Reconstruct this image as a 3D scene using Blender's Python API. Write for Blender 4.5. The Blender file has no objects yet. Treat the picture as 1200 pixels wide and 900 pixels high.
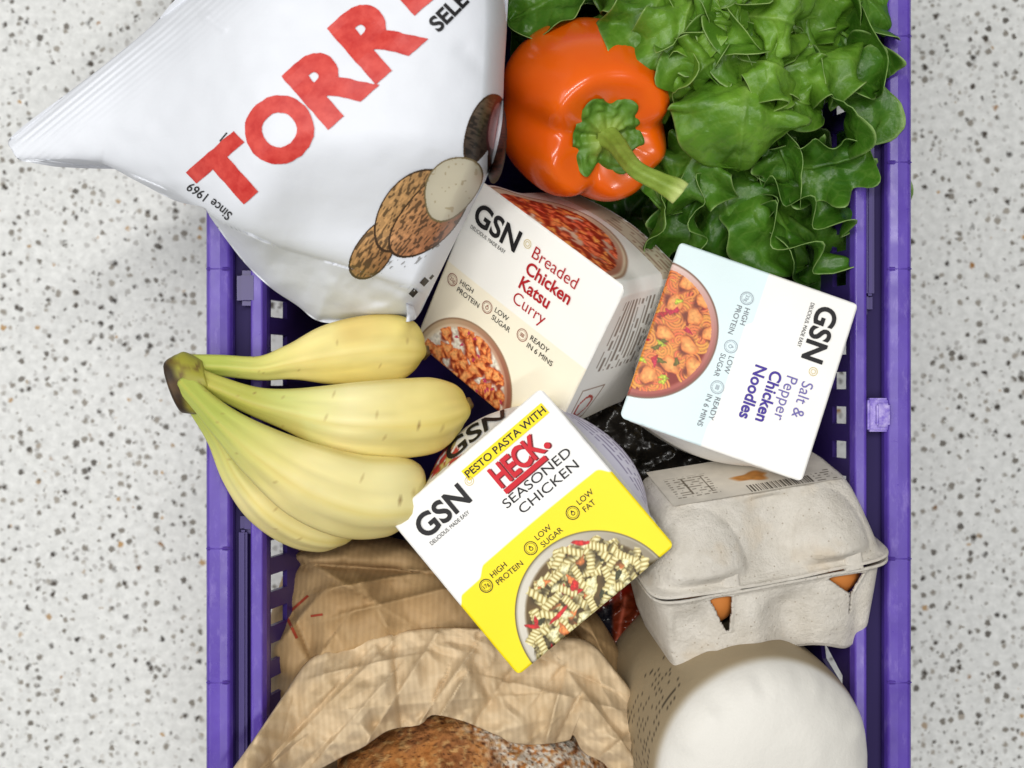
import bpy, bmesh, math
import numpy as np
from mathutils import Vector, Matrix

# ------------------------------------------------------------------ camera, light, exposure
F, HC = 1556.0, 0.98            # focal length (pixels of the 1200 px frame), camera height
RIM = 0.23                      # height of the basket rim above the floor
sc = bpy.context.scene
cam = bpy.data.cameras.new('camera'); camo = bpy.data.objects.new('camera', cam)
sc.collection.objects.link(camo)
camo.location = (0, 0, HC)
cam.sensor_fit = 'HORIZONTAL'; cam.angle = 2 * math.atan(600 / F)
cam.clip_start = 0.02; cam.clip_end = 50
sc.camera = camo
cam.dof.use_dof = True; cam.dof.focus_distance = 0.735; cam.dof.aperture_fstop = 8.5

w = bpy.data.worlds.new('World'); sc.world = w; w.use_nodes = True
bg = w.node_tree.nodes['Background']
bg.inputs[0].default_value = (0.93, 0.96, 1.0, 1); bg.inputs[1].default_value = 0.185

def area(name, loc, sx, sy, power, rotz=0, col=(1, 1, 1)):
    l = bpy.data.lights.new(name, 'AREA'); l.shape = 'RECTANGLE'; l.size = sx; l.size_y = sy
    l.energy = power; l.color = col
    o = bpy.data.objects.new(name, l); sc.collection.objects.link(o)
    o.location = loc
    d = Vector((0, 0, 0.2)) - Vector(loc)
    q = d.to_track_quat('-Z', 'Y'); o.rotation_euler = (q.to_matrix() @ Matrix.Rotation(rotz, 3, 'Z')).to_euler()
    return o
area('ceiling_tube', (-0.10, 0.62, 2.7), 2.0, 0.16, 37, math.radians(20), (1.0, 0.985, 0.96))
area('ceiling_tube', (0.35, -0.75, 2.7), 2.0, 0.16, 25, math.radians(20), (1.0, 0.985, 0.96))
area('soft_fill', (-1.9, 0.1, 2.3), 2.0, 2.0, 34, math.radians(20), (1.0, 0.985, 0.96))  # added soft fill, brightens the left-tilted curry box
sc.view_settings.view_transform = 'Standard'; sc.view_settings.look = 'None'
sc.view_settings.exposure = -0.09; sc.view_settings.gamma = 1.0; sc.view_settings.use_curve_mapping = False
sc.render.engine = 'CYCLES'
try:
    sc.cycles.max_bounces = 8; sc.cycles.use_denoising = True
except Exception: pass

# ------------------------------------------------------------------ helpers
def s2l(c):
    c = np.asarray(c, float)
    return np.where(c <= 0.04045, c / 12.92, ((np.maximum(c, 0) + 0.055) / 1.055) ** 2.4)
def C8(r, g, b): return np.array([r, g, b]) / 255.0
def L8(r, g, b):
    x = s2l(C8(r, g, b)); return (float(x[0]), float(x[1]), float(x[2]), 1)
def P(u, v, z):
    """point of height z seen at pixel (u, v) of the photograph; arrays allowed"""
    u = np.asarray(u, float); v = np.asarray(v, float); z = np.asarray(z, float)
    d = HC - z
    return np.stack(np.broadcast_arrays((u - 600) / F * d, (450 - v) / F * d, z), -1)
def px(u, v, z): return Vector([float(x) for x in P(u, v, z)])
def sstep(a, b, x):
    t = np.clip((np.asarray(x, float) - a) / (b - a), 0, 1); return t * t * (3 - 2 * t)
def _hash(i, j, k, seed):
    n = (i.astype(np.int64) * 374761393 + j.astype(np.int64) * 668265263 + k.astype(np.int64) * 2147483647 + seed * 974711) & 0x7fffffff
    n = ((n ^ (n >> 13)) * 1274126177) & 0x7fffffff
    n = (n ^ (n >> 16)) & 0xffffff
    return n / float(0xffffff)
def vnoise(p, seed=0):
    """value noise, -1..1; p is (...,2) or (...,3)"""
    p = np.asarray(p, float)
    if p.shape[-1] == 2: p = np.concatenate([p, np.zeros(p.shape[:-1] + (1,))], -1)
    f = np.floor(p); t = p - f; t = t * t * (3 - 2 * t); i, j, k = [f[..., a].astype(np.int64) for a in range(3)]
    r = 0
    for a in (0, 1):
        for b in (0, 1):
            for c in (0, 1):
                wt = (t[..., 0] if a else 1 - t[..., 0]) * (t[..., 1] if b else 1 - t[..., 1]) * (t[..., 2] if c else 1 - t[..., 2])
                r = r + wt * _hash(i + a, j + b, k + c, seed)
    return r * 2 - 1
def fbm(p, seed=0, o=3):
    p = np.asarray(p, float); r = 0; a = 1
    for k in range(o): r = r + a * vnoise(p * 2 ** k, seed + k * 17); a *= .5
    return r
def worley(p, seed=0):
    """F1, F2 and a random value per cell for 2-D points"""
    p = np.asarray(p, float); f = np.floor(p).astype(np.int64)
    best = np.full(p.shape[:-1], 9.); sec = best.copy(); val = np.zeros(p.shape[:-1])
    z = np.zeros_like(f[..., 0])
    for a in (-1, 0, 1):
        for b in (-1, 0, 1):
            i, j = f[..., 0] + a, f[..., 1] + b
            qx = i + _hash(i, j, z, seed); qy = j + _hash(i, j, z, seed + 5)
            d = np.hypot(p[..., 0] - qx, p[..., 1] - qy)
            nb = d < best
            sec = np.where(nb, best, np.minimum(sec, d)); val = np.where(nb, _hash(i, j, z, seed + 9), val); best = np.where(nb, d, best)
    return best, sec, val
def smooth_loop(pts, n, closed=True):
    """Catmull-Rom through the points, n samples at even spacing"""
    p = np.array(pts, float); m = len(p)
    segs = m if closed else m - 1
    out = []
    for i in range(segs):
        if closed: a, b, c, d = p[(i - 1) % m], p[i], p[(i + 1) % m], p[(i + 2) % m]
        else: a, b, c, d = p[max(i - 1, 0)], p[i], p[i + 1], p[min(i + 2, m - 1)]
        t = np.linspace(0, 1, 24, endpoint=False)[:, None]
        out.append(0.5 * ((2 * b) + (-a + c) * t + (2 * a - 5 * b + 4 * c - d) * t ** 2 + (-a + 3 * b - 3 * c + d) * t ** 3))
    out = np.concatenate(out)
    out = np.concatenate([out, p[:1] if closed else p[-1:]])
    L = np.concatenate([[0], np.cumsum(np.linalg.norm(np.diff(out[:, :2], axis=0), axis=1))])
    s = np.linspace(0, L[-1], n, endpoint=not closed)
    return np.stack([np.interp(s, L, out[:, k]) for k in range(p.shape[1])], 1)
def seg_dist(u, v, line):
    line = np.array(line, float); best = np.full(np.shape(u), 1e9)
    for (a, b) in zip(line[:-1], line[1:]):
        d = b - a; t = np.clip(((u - a[0]) * d[0] + (v - a[1]) * d[1]) / (d @ d + 1e-9), 0, 1)
        best = np.minimum(best, np.hypot(u - a[0] - t * d[0], v - a[1] - t * d[1]))
    return best
def in_poly(u, v, poly):
    poly = np.asarray(poly, float); r = np.zeros(np.shape(u), bool); j = len(poly) - 1
    for i in range(len(poly)):
        xi, yi = poly[i]; xj, yj = poly[j]
        c = ((yi > v) != (yj > v)) & (u < (xj - xi) * (v - yi) / (yj - yi + 1e-12) + xi)
        r ^= c; j = i
    return r

def crumple(u, v, sc_, seed, n=7):
    # folded paper: sums of straight sharp-ridged waves, each fading in and out
    r = np.random.default_rng(seed); q = np.stack([u, v], -1) / sc_; h = 0
    q = q + .30 * np.stack([vnoise(q * .7, seed), vnoise(q * .7, seed + 1)], -1)
    for k in range(n):
        a = r.uniform(0, np.pi); l = r.uniform(.7, 1.5); x = (q[..., 0] * np.cos(a) + q[..., 1] * np.sin(a)) / l + r.uniform()
        m = np.clip(.25 + .9 * vnoise(q * .55, seed + 20 + k), 0, 1)
        h = h + m * np.abs(x - np.floor(x) - .5) * l
    return h

def wloc(o):
    r = Vector((0, 0, 0))
    while o is not None: r += o.location; o = o.parent
    return r
def empty(name, loc, label, cat, group=None):
    o = bpy.data.objects.new(name, None); sc.collection.objects.link(o); o.location = loc
    o.empty_display_size = .02
    o['label'] = label; o['category'] = cat
    if group: o['group'] = group
    return o
def tag(o, label, cat, group=None):
    o['label'] = label; o['category'] = cat
    if group: o['group'] = group
    return o
def quads(nr, nc, wrap=False, base=0):
    r = np.arange(nr - 1)[:, None]; c = np.arange(nc if wrap else nc - 1)[None, :]; c2 = (c + 1) % nc
    return np.stack([r * nc + c, r * nc + c2, (r + 1) * nc + c2, (r + 1) * nc + c], -1).reshape(-1, 4) + base
def mesh(name, V, Fc, mat, parent=None, col=None, smooth=True, mi=None):
    """one mesh object; V in world coordinates, stored relative to the parent; Fc an (n,4) array or a list"""
    off = wloc(parent) if parent else Vector((0, 0, 0))
    V = np.asarray(V, float).reshape(-1, 3)
    if parent is None: off = Vector(V.mean(0)); 
    V = V - np.array(off)
    me = bpy.data.meshes.new(name)
    if isinstance(Fc, np.ndarray):
        n, k = Fc.shape
        me.vertices.add(len(V)); me.vertices.foreach_set('co', V.ravel())
        me.loops.add(n * k); me.loops.foreach_set('vertex_index', Fc.astype(np.int32).ravel())
        me.polygons.add(n); me.polygons.foreach_set('loop_start', np.arange(0, n * k, k, dtype=np.int32))
        me.update(calc_edges=True)
    else:
        me.from_pydata([tuple(x) for x in V], [], [list(map(int, f)) for f in Fc])
    me.validate()
    mats = mat if isinstance(mat, (list, tuple)) else [mat]
    for m in mats: me.materials.append(m)
    if mi is not None: me.polygons.foreach_set('material_index', np.asarray(mi, np.int32))
    me.polygons.foreach_set('use_smooth', np.full(len(me.polygons), smooth))
    if col is not None:
        a = me.attributes.new('Col', 'FLOAT_COLOR', 'POINT')
        c = np.ones((len(V), 4)); c[:, :3] = s2l(np.clip(np.asarray(col).reshape(-1, 3), 0, 1))
        a.data.foreach_set('color', c.ravel())
    me.update()
    o = bpy.data.objects.new(name, me); sc.collection.objects.link(o)
    if parent: o.parent = parent
    else: o.location = off
    return o
def boxm(c, s, bev=0.0):
    """bevelled box as (V, F)"""
    bm = bmesh.new(); bmesh.ops.create_cube(bm, size=1)
    bmesh.ops.scale(bm, vec=s, verts=bm.verts); bmesh.ops.translate(bm, vec=c, verts=bm.verts)
    if bev: bmesh.ops.bevel(bm, geom=bm.edges[:], offset=bev, segments=2, affect='EDGES')
    V = [v.co[:] for v in bm.verts]; bm.verts.index_update(); Fc = [[v.index for v in f.verts] for f in bm.faces]; bm.free()
    return V, Fc
def joinm(*ms):
    V, Fc = [], []
    for v, f in ms:
        n = len(V); V += [tuple(x) for x in v]; Fc += [[i + n for i in q] for q in f]
    return V, Fc
def tube(pts, radii, nseg=20, lobes=0, lob=0.0, flat=1.0, capr=True):
    """swept tube with rounded ends: grid (rows, nseg, 3)"""
    p = np.asarray(pts, float); n = len(p); t = np.gradient(p, axis=0); t /= np.linalg.norm(t, axis=1)[:, None]
    x = np.cross(t[0], [0, 0, 1.]); x /= np.linalg.norm(x) + 1e-9
    rows = []; ph = np.linspace(0, 2 * np.pi, nseg, endpoint=False)
    for i in range(n):
        x = x - t[i] * (x @ t[i]); x /= np.linalg.norm(x); y = np.cross(t[i], x)
        rr = radii[i] * (1 + lob * np.cos(lobes * ph + .6))
        rows.append(p[i] + np.outer(np.cos(ph) * rr, x) + np.outer(np.sin(ph) * rr * flat, y))
    return np.array(rows)
def tube_mesh(name, rows, mat, parent, col=None):
    nr, nc = rows.shape[:2]
    V = rows.reshape(-1, 3); V = np.concatenate([V, rows[0].mean(0)[None], rows[-1].mean(0)[None]])
    Fq = [list(q[::-1]) for q in quads(nr, nc, True)]
    a, b = nr * nc, nr * nc + 1
    for c in range(nc):
        Fq.append([a, c, (c + 1) % nc]); Fq.append([b, (nr - 1) * nc + (c + 1) % nc, (nr - 1) * nc + c])
    if col is not None:
        col = np.concatenate([col.reshape(-1, 3), col[0].mean(0)[None], col[-1].mean(0)[None]])
    return mesh(name, V, Fq, mat, parent, col)

# ------------------------------------------------------------------ materials
def mat(name, base=(.8, .8, .8, 1), rough=.5, spec=.5, attr=False, metallic=0, coat=0, sss=0, trans=None):
    m = bpy.data.materials.new(name); m.use_nodes = True
    b = m.node_tree.nodes['Principled BSDF']
    b.inputs['Base Color'].default_value = base; b.inputs['Roughness'].default_value = rough
    b.inputs['Specular IOR Level'].default_value = spec; b.inputs['Metallic'].default_value = metallic
    b.inputs['Coat Weight'].default_value = coat
    if sss:
        b.inputs['Subsurface Weight'].default_value = sss; b.inputs['Subsurface Radius'].default_value = (1, .5, .25); b.inputs['Subsurface Scale'].default_value = .004
    if attr:
        a = m.node_tree.nodes.new('ShaderNodeAttribute'); a.attribute_name = 'Col'
        m.node_tree.links.new(a.outputs['Color'], b.inputs['Base Color'])
    return m
def N(m, t, **k):
    n = m.node_tree.nodes.new(t)
    for a, v in k.items():
        if a in n.inputs: n.inputs[a].default_value = v
        else: setattr(n, a, v)
    return n
def LK(m, a, b): m.node_tree.links.new(a, b)
def bsdf(m): return m.node_tree.nodes['Principled BSDF']
def coords(m, scale=(1, 1, 1), rot=(0, 0, 0), kind='Object'):
    tc = N(m, 'ShaderNodeTexCoord'); mp = N(m, 'ShaderNodeMapping')
    mp.inputs['Scale'].default_value = scale; mp.inputs['Rotation'].default_value = rot
    LK(m, tc.outputs[kind], mp.inputs[0]); return mp.outputs[0]
def bump(m, height, strength=.3, dist=.001, prev=None):
    b = N(m, 'ShaderNodeBump'); b.inputs['Strength'].default_value = strength; b.inputs['Distance'].default_value = dist
    LK(m, height, b.inputs['Height'])
    if prev is not None: LK(m, prev, b.inputs['Normal'])
    LK(m, b.outputs[0], bsdf(m).inputs['Normal']); return b.outputs[0]
def noise(m, vec, scale, detail=3, rough=.5):
    n = N(m, 'ShaderNodeTexNoise'); n.inputs['Scale'].default_value = scale; n.inputs['Detail'].default_value = detail; n.inputs['Roughness'].default_value = rough
    LK(m, vec, n.inputs['Vector']); return n.outputs[0]
def ramp(m, fac, stops):
    r = N(m, 'ShaderNodeValToRGB'); e = r.color_ramp.elements
    while len(e) < len(stops): e.new(.5)
    for k, (p, c) in enumerate(stops): e[k].position = p; e[k].color = c
    LK(m, fac, r.inputs[0]); return r.outputs[0]
def mixc(m, fac, a, b, mode='MIX'):
    n = N(m, 'ShaderNodeMix'); n.data_type = 'RGBA'; n.blend_type = mode
    for s, x in ((0, fac), (6, a), (7, b)):
        if hasattr(x, 'default_value') or hasattr(x, 'is_linked'): LK(m, x, n.inputs[s])
        else: n.inputs[s].default_value = x
    return n.outputs[2]

# terrazzo
M_floor = mat('terrazzo', rough=.45, spec=.3)
def build_terrazzo(m):
    v = coords(m)
    base = ramp(m, noise(m, v, 170, 4, .6), [(.3, L8(204, 205, 202)), (.7, L8(230, 231, 228))])
    def chips(scale, thr, lo, hi, cols, off):
        mp = N(m, 'ShaderNodeMapping'); mp.inputs['Location'].default_value = (off, off * .7, 0); LK(m, v, mp.inputs[0])
        dn = N(m, 'ShaderNodeTexNoise'); dn.inputs['Scale'].default_value = scale * 2.2; LK(m, mp.outputs[0], dn.inputs['Vector'])
        ad = N(m, 'ShaderNodeVectorMath', operation='MULTIPLY_ADD'); ad.inputs[1].default_value = (.5 / scale,) * 3
        LK(m, dn.outputs['Color'], ad.inputs[0]); LK(m, mp.outputs[0], ad.inputs[2])
        vo = N(m, 'ShaderNodeTexVoronoi'); vo.inputs['Scale'].default_value = scale; LK(m, ad.outputs[0], vo.inputs['Vector'])
        sep = N(m, 'ShaderNodeSeparateColor'); LK(m, vo.outputs['Color'], sep.inputs[0])
        # radius per cell
        mr = N(m, 'ShaderNodeMapRange'); LK(m, sep.outputs[0], mr.inputs[0])
        mr.inputs[1].default_value = thr; mr.inputs[2].default_value = 1; mr.inputs[3].default_value = lo; mr.inputs[4].default_value = hi; mr.clamp = False
        lt = N(m, 'ShaderNodeMath', operation='SUBTRACT'); LK(m, mr.outputs[0], lt.inputs[0]); LK(m, vo.outputs['Distance'], lt.inputs[1])
        sm = N(m, 'ShaderNodeMapRange'); LK(m, lt.outputs[0], sm.inputs[0]); sm.inputs[1].default_value = -.06; sm.inputs[2].default_value = .14
        gt = N(m, 'ShaderNodeMath', operation='GREATER_THAN'); LK(m, sep.outputs[0], gt.inputs[0]); gt.inputs[1].default_value = thr
        mu = N(m, 'ShaderNodeMath', operation='MULTIPLY'); LK(m, sm.outputs[0], mu.inputs[0]); LK(m, gt.outputs[0], mu.inputs[1])
        return mu.outputs[0], ramp(m, sep.outputs[1], cols)
    k1, c1 = chips(165, .28, .14, .40, [(0, L8(186, 185, 182)), (.5, L8(172, 171, 167)), (1, L8(202, 200, 195))], 3.1)
    k2, c2 = chips(150, .28, .13, .42, [(0, L8(90, 86, 80)), (.55, L8(132, 127, 118)), (.95, L8(160, 154, 144)), (.985, L8(176, 140, 92))], 7.7)
    k3, c3 = chips(112, .46, .10, .31, [(0, L8(48, 42, 36)), (.6, L8(66, 58, 48)), (.94, L8(60, 52, 44)), (.97, L8(150, 105, 50))], 1.3)
    c = mixc(m, k1, base, c1); c = mixc(m, k2, c, c2); c = mixc(m, k3, c, c3)
    LK(m, c, bsdf(m).inputs['Base Color'])
build_terrazzo(M_floor)

M_purple = mat('purple_plastic', rough=.32, spec=.5)
def build_purple(m):
    v = coords(m)
    c = ramp(m, noise(m, v, 30, 5, .6), [(.3, L8(78, 53, 150)), (.7, L8(95, 70, 172))])
    sc_ = noise(m, coords(m, (26, 9, 26)), 6, 5, .75)
    c = mixc(m, ramp(m, sc_, [(.54, (0, 0, 0, 1)), (.76, (.32, .32, .32, 1))]), c, L8(168, 150, 214))
    LK(m, c, bsdf(m).inputs['Base Color'])
    LK(m, ramp(m, noise(m, v, 80, 4), [(.3, (.26,) * 3 + (1,)), (.7, (.42,) * 3 + (1,))]), bsdf(m).inputs['Roughness'])
    bump(m, noise(m, v, 120, 3), .08, .001)
build_purple(M_purple)
M_groove = mat('shaded_groove_plastic', L8(38, 26, 76), .6, .2)  # basket plastic again, shade of the recessed channel put into its colour
M_scuffed = mat('scuffed_purple_plastic', L8(150, 132, 204), .45)
LK(M_scuffed, ramp(M_scuffed, noise(M_scuffed, coords(M_scuffed), 260, 4, .7), [(.35, L8(112, 88, 186)), (.65, L8(178, 164, 218))]), bsdf(M_scuffed).inputs['Base Color'])
M_purple_shaded = mat('shaded_purple_plastic', L8(54, 38, 104), .36)  # darker copy of the rim plastic, shade of the basket inside painted in

M_film = mat('bag_film', L8(222, 225, 231), .55, .28)
bump(M_film, noise(M_film, coords(M_film), 90, 4, .55), .22, .0012)
M_red = mat('red_ink', L8(198, 52, 44), .42, .4)
def mottled(m, a, b, s=220, lo=.35, hi=.65):
    LK(m, ramp(m, noise(m, coords(m), s, 4, .6), [(lo, a), (hi, b)]), bsdf(m).inputs['Base Color'])
mottled(M_red, L8(190, 45, 40), L8(212, 74, 64), 150)
M_black = mat('black_ink', L8(26, 24, 26), .5, .3)
M_grey = mat('grey_ink', L8(120, 122, 128), .5, .3)
M_lightgrey = mat('pale_grey_ink', L8(168, 176, 184), .5, .3)
M_brownink = mat('brown_ink', L8(150, 98, 82), .5, .3)
M_crimson = mat('crimson_ink', L8(176, 26, 34), .5, .3)
M_rust = mat('rust_ink', L8(158, 66, 46), .6, .2)
M_heck = mat('dark_red_ink', L8(202, 24, 40), .5, .3)
M_heck_dark = mat('maroon_ink', L8(120, 12, 24), .5, .3)
M_navy = mat('violet_ink', L8(70, 52, 150), .5, .3)
M_blueink = mat('slate_violet_ink', L8(112, 104, 170), .5, .3)
M_yellow = mat('yellow_ink', L8(248, 222, 20), .5, .3)
M_gold = mat('gold_ink', L8(214, 196, 142), .5, .3)
M_card = mat('printed_card', rough=.42, spec=.4, attr=True)
bump(M_card, noise(M_card, coords(M_card), 260, 2), .04, .0006)
M_print = mat('illustration_print', rough=.40, spec=.4, attr=True)
M_peel = mat('banana_peel', rough=.46, spec=.35, attr=True, sss=.08)
bump(M_peel, noise(M_peel, coords(M_peel), 160, 3), .10, .001)
M_pepper = mat('pepper_skin', rough=.24, spec=.5, attr=True, coat=.25, sss=.06)
bsdf(M_pepper).inputs['Coat Roughness'].default_value = .08
bump(M_pepper, noise(M_pepper, coords(M_pepper), 45, 3), .12, .0015)
M_stem = mat('pepper_stem', rough=.5, attr=True)
bump(M_stem, noise(M_stem, coords(M_stem), 300, 3), .4, .0015)
M_leaf = mat('lettuce_leaf', rough=.37, spec=.5, attr=True)
def build_leaf(m):
    v = coords(m)
    at0 = [n for n in m.node_tree.nodes if n.type == 'ATTRIBUTE'][0]
    dn = N(m, 'ShaderNodeTexNoise'); dn.inputs['Scale'].default_value = 60; LK(m, v, dn.inputs['Vector'])
    ad = N(m, 'ShaderNodeVectorMath', operation='MULTIPLY_ADD'); ad.inputs[1].default_value = (.014,) * 3; LK(m, dn.outputs['Color'], ad.inputs[0]); LK(m, v, ad.inputs[2])
    vo = N(m, 'ShaderNodeTexVoronoi'); vo.feature = 'DISTANCE_TO_EDGE'; vo.inputs['Scale'].default_value = 105; LK(m, ad.outputs[0], vo.inputs['Vector'])
    net = ramp(m, vo.outputs['Distance'], [(0, (1, 1, 1, 1)), (.11, (0, 0, 0, 1))])
    c = mixc(m, .22, at0.outputs['Color'], net, 'SOFT_LIGHT')
    kf = N(m, 'ShaderNodeMath', operation='MULTIPLY'); LK(m, net, kf.inputs[0]); kf.inputs[1].default_value = .12
    c = mixc(m, kf.outputs[0], at0.outputs['Color'], L8(158, 190, 92))
    c = mixc(m, ramp(m, noise(m, v, 75, 3, .6), [(.36, (.40, .40, .40, 1)), (.60, (0, 0, 0, 1))]), c, L8(58, 112, 22))
    LK(m, c, bsdf(m).inputs['Base Color'])
    nb = bump(m, noise(m, v, 90, 3, .5), .55, .0026)
    nb = bump(m, vo.outputs['Distance'], .22, .0016, nb)
    bump(m, noise(m, v, 520, 2), .25, .0006, nb)
    tr = N(m, 'ShaderNodeBsdfTranslucent'); at = [n for n in m.node_tree.nodes if n.type == 'ATTRIBUTE'][0]
    LK(m, mixc(m, .5, at.outputs['Color'], L8(150, 200, 30)), tr.inputs[0])
    mx = N(m, 'ShaderNodeMixShader'); mx.inputs[0].default_value = .28
    out = [n for n in m.node_tree.nodes if n.type == 'OUTPUT_MATERIAL'][0]
    LK(m, bsdf(m).outputs[0], mx.inputs[1]); LK(m, tr.outputs[0], mx.inputs[2]); LK(m, mx.outputs[0], out.inputs[0])
build_leaf(M_leaf)
M_pulp = mat('moulded_pulp', rough=.9, spec=.15)
def build_pulp(m):
    v = coords(m)
    c = ramp(m, noise(m, v, 70, 6, .7), [(.3, L8(206, 199, 186)), (.7, L8(229, 223, 212))])
    vo = N(m, 'ShaderNodeTexVoronoi'); vo.inputs['Scale'].default_value = 260; LK(m, v, vo.inputs['Vector'])
    c = mixc(m, ramp(m, vo.outputs['Distance'], [(.08, (.55,) * 3 + (1,)), (.16, (0, 0, 0, 1))]), c, L8(150, 132, 106))
    stain = noise(m, v, 26, 3, .6)
    c = mixc(m, ramp(m, stain, [(.56, (0, 0, 0, 1)), (.72, (.45,) * 3 + (1,))]), c, L8(206, 184, 150))
    LK(m, c, bsdf(m).inputs['Base Color'])
    nb = bump(m, noise(m, v, 420, 5, .8), .9, .0016)
    bump(m, noise(m, v, 60, 3, .6), .35, .003, nb)
build_pulp(M_pulp)
M_egglabel = mat('carton_print', rough=.8, spec=.2, attr=True)
M_egg = mat('brown_eggshell', L8(206, 128, 62), .5, .3)
bump(M_egg, noise(M_egg, coords(M_egg), 500, 3), .15, .0008)
def paper(name, a, b, stripe_rot):
    m = mat(name, rough=.62, spec=.25)
    v = coords(m)
    c = ramp(m, noise(m, v, 28, 5, .6), [(.3, a), (.7, b)])
    wv = N(m, 'ShaderNodeTexWave'); wv.inputs['Scale'].default_value = 88; wv.inputs['Distortion'].default_value = .8; wv.inputs['Detail'].default_value = 2
    LK(m, coords(m, (1, 1, 1), (0, 0, stripe_rot)), wv.inputs['Vector'])
    c = mixc(m, .20, c, ramp(m, wv.outputs[0], [(.2, (.62, .6, .56, 1)), (.8, (1, 1, 1, 1))]), 'MULTIPLY')
    LK(m, c, bsdf(m).inputs['Base Color'])
    vo = N(m, 'ShaderNodeTexVoronoi'); vo.feature = 'F1'; vo.inputs['Scale'].default_value = 34
    dn = N(m, 'ShaderNodeTexNoise'); dn.inputs['Scale'].default_value = 18; LK(m, v, dn.inputs['Vector'])
    ad = N(m, 'ShaderNodeVectorMath', operation='MULTIPLY_ADD'); ad.inputs[1].default_value = (.05,) * 3; LK(m, dn.outputs['Color'], ad.inputs[0]); LK(m, v, ad.inputs[2]); LK(m, ad.outputs[0], vo.inputs['Vector'])
    nb = bump(m, vo.outputs['Distance'], .30, .004)
    nb = bump(m, noise(m, v, 140, 4, .6), .25, .0015, nb)
    bump(m, wv.outputs[0], .12, .0006, nb)
    return m
M_kraft_shaded = paper('kraft_paper_shaded', L8(158, 128, 88), L8(186, 156, 114), .05)  # bag body: shade above the fold put into a darker copy of the paper
M_kraft_lit = paper('kraft_paper_lit', L8(194, 168, 130), L8(216, 194, 160), -.06)  # same paper on the cuff, light put into a paler colour
M_crust = mat('bread_crust', rough=.75, spec=.25, attr=True)
bump(M_crust, noise(M_crust, coords(M_crust), 220, 5, .7), .9, .004)
M_cream = mat('cream_paper', rough=.55, spec=.3, attr=True)
bump(M_cream, noise(M_cream, coords(M_cream), 160, 5, .7), .25, .0018)
M_dark = mat('black_film', rough=.22, spec=.5, attr=True)
bump(M_dark, noise(M_dark, coords(M_dark), 38, 4, .6), .5, .006)

# ------------------------------------------------------------------ lettering
_cap = None
def text2d(body, cap, bold=0.0, xs=1.0, align='LEFT', spacing=1.0, shear=0.0):
    """flat mesh of a text line; capital height = cap, baseline at y = 0"""
    global _cap
    def raw(b, bo):
        cu = bpy.data.curves.new('lettering', 'FONT'); cu.body = b; cu.size = 1; cu.offset = bo; cu.space_character = spacing
        cu.align_x = 'LEFT'; cu.resolution_u = 5; cu.shear = shear
        o = bpy.data.objects.new('lettering_source', cu); sc.collection.objects.link(o)
        me = o.to_mesh()
        V = np.array([v.co[:2] for v in me.vertices]).reshape(-1, 2); Fc = [list(p.vertices) for p in me.polygons]
        o.to_mesh_clear(); bpy.data.objects.remove(o); bpy.data.curves.remove(cu)
        return V, Fc
    if _cap is None: V, _ = raw('H', 0); _cap = V[:, 1].max() - V[:, 1].min()
    V, Fc = raw(body, bold)
    V = V * cap / _cap; V[:, 0] *= xs
    if align == 'CENTER': V[:, 0] -= (V[:, 0].min() + V[:, 0].max()) / 2
    elif align == 'LEFT': V[:, 0] -= V[:, 0].min()
    else: V[:, 0] -= V[:, 0].max()
    return V, Fc
def cutgrid(V2, Fc, step):
    """cut a flat mesh on a square grid so that it can follow a curved surface"""
    bm = bmesh.new(); vs = [bm.verts.new((x, y, 0)) for x, y in V2]
    for f in Fc:
        try: bm.faces.new([vs[i] for i in f])
        except ValueError: pass
    for ax in (0, 1):
        lo, hi = V2[:, ax].min(), V2[:, ax].max()
        for k in np.arange(lo + step, hi, step):
            co = [0, 0, 0]; no = [0, 0, 0]; co[ax] = k; no[ax] = 1
            bmesh.ops.bisect_plane(bm, geom=bm.verts[:] + bm.edges[:] + bm.faces[:], plane_co=co, plane_no=no)
    bm.verts.index_update()
    V = np.array([v.co[:2] for v in bm.verts]); Fo = [[v.index for v in f.verts] for f in bm.faces]; bm.free()
    return V, Fo
class Ink:
    """collects flat print in several inks; built as one mesh through a mapping from print to world"""
    def __init__(s): s.V = []; s.F = []; s.m = []; s.mats = []; s.parts = []
    def add(s, V, Fc, m, mapf):
        if m not in s.mats: s.mats.append(m)
        k = s.mats.index(m); n = len(s.V)
        W = mapf(np.asarray(V, float)); s.V += [tuple(x) for x in W]
        for f in Fc: s.F.append([i + n for i in f]); s.m.append(k)
    def build(s, name, parent):
        s.parts.append((s.V, s.F, s.mats, s.m)); s.flush()
        for V, Fc, mt, m in s.parts:
            if V: mesh(name, V, Fc, mt, parent, None, False, m)
    def flush(s): s.V = []; s.F = []; s.m = []; s.mats = []
    def cut(s): s.parts.append((s.V, s.F, s.mats, s.m)); s.flush()
def ring2d(cx, cy, r0, r1, n=40):
    a = np.linspace(0, 2 * np.pi, n, endpoint=False)
    V = np.concatenate([np.stack([cx + r0 * np.cos(a), cy + r0 * np.sin(a)], 1), np.stack([cx + r1 * np.cos(a), cy + r1 * np.sin(a)], 1)])
    return V, [[i, (i + 1) % n, n + (i + 1) % n, n + i] for i in range(n)]
def rect2d(x0, y0, x1, y1): return np.array([(x0, y0), (x1, y0), (x1, y1), (x0, y1)], float), [[0, 1, 2, 3]]
def shift(VF, dx, dy, rot=0):
    V, Fc = VF; c, s_ = math.cos(rot), math.sin(rot)
    V = np.stack([V[:, 0] * c - V[:, 1] * s_ + dx, V[:, 0] * s_ + V[:, 1] * c + dy], 1); return V, Fc

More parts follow.
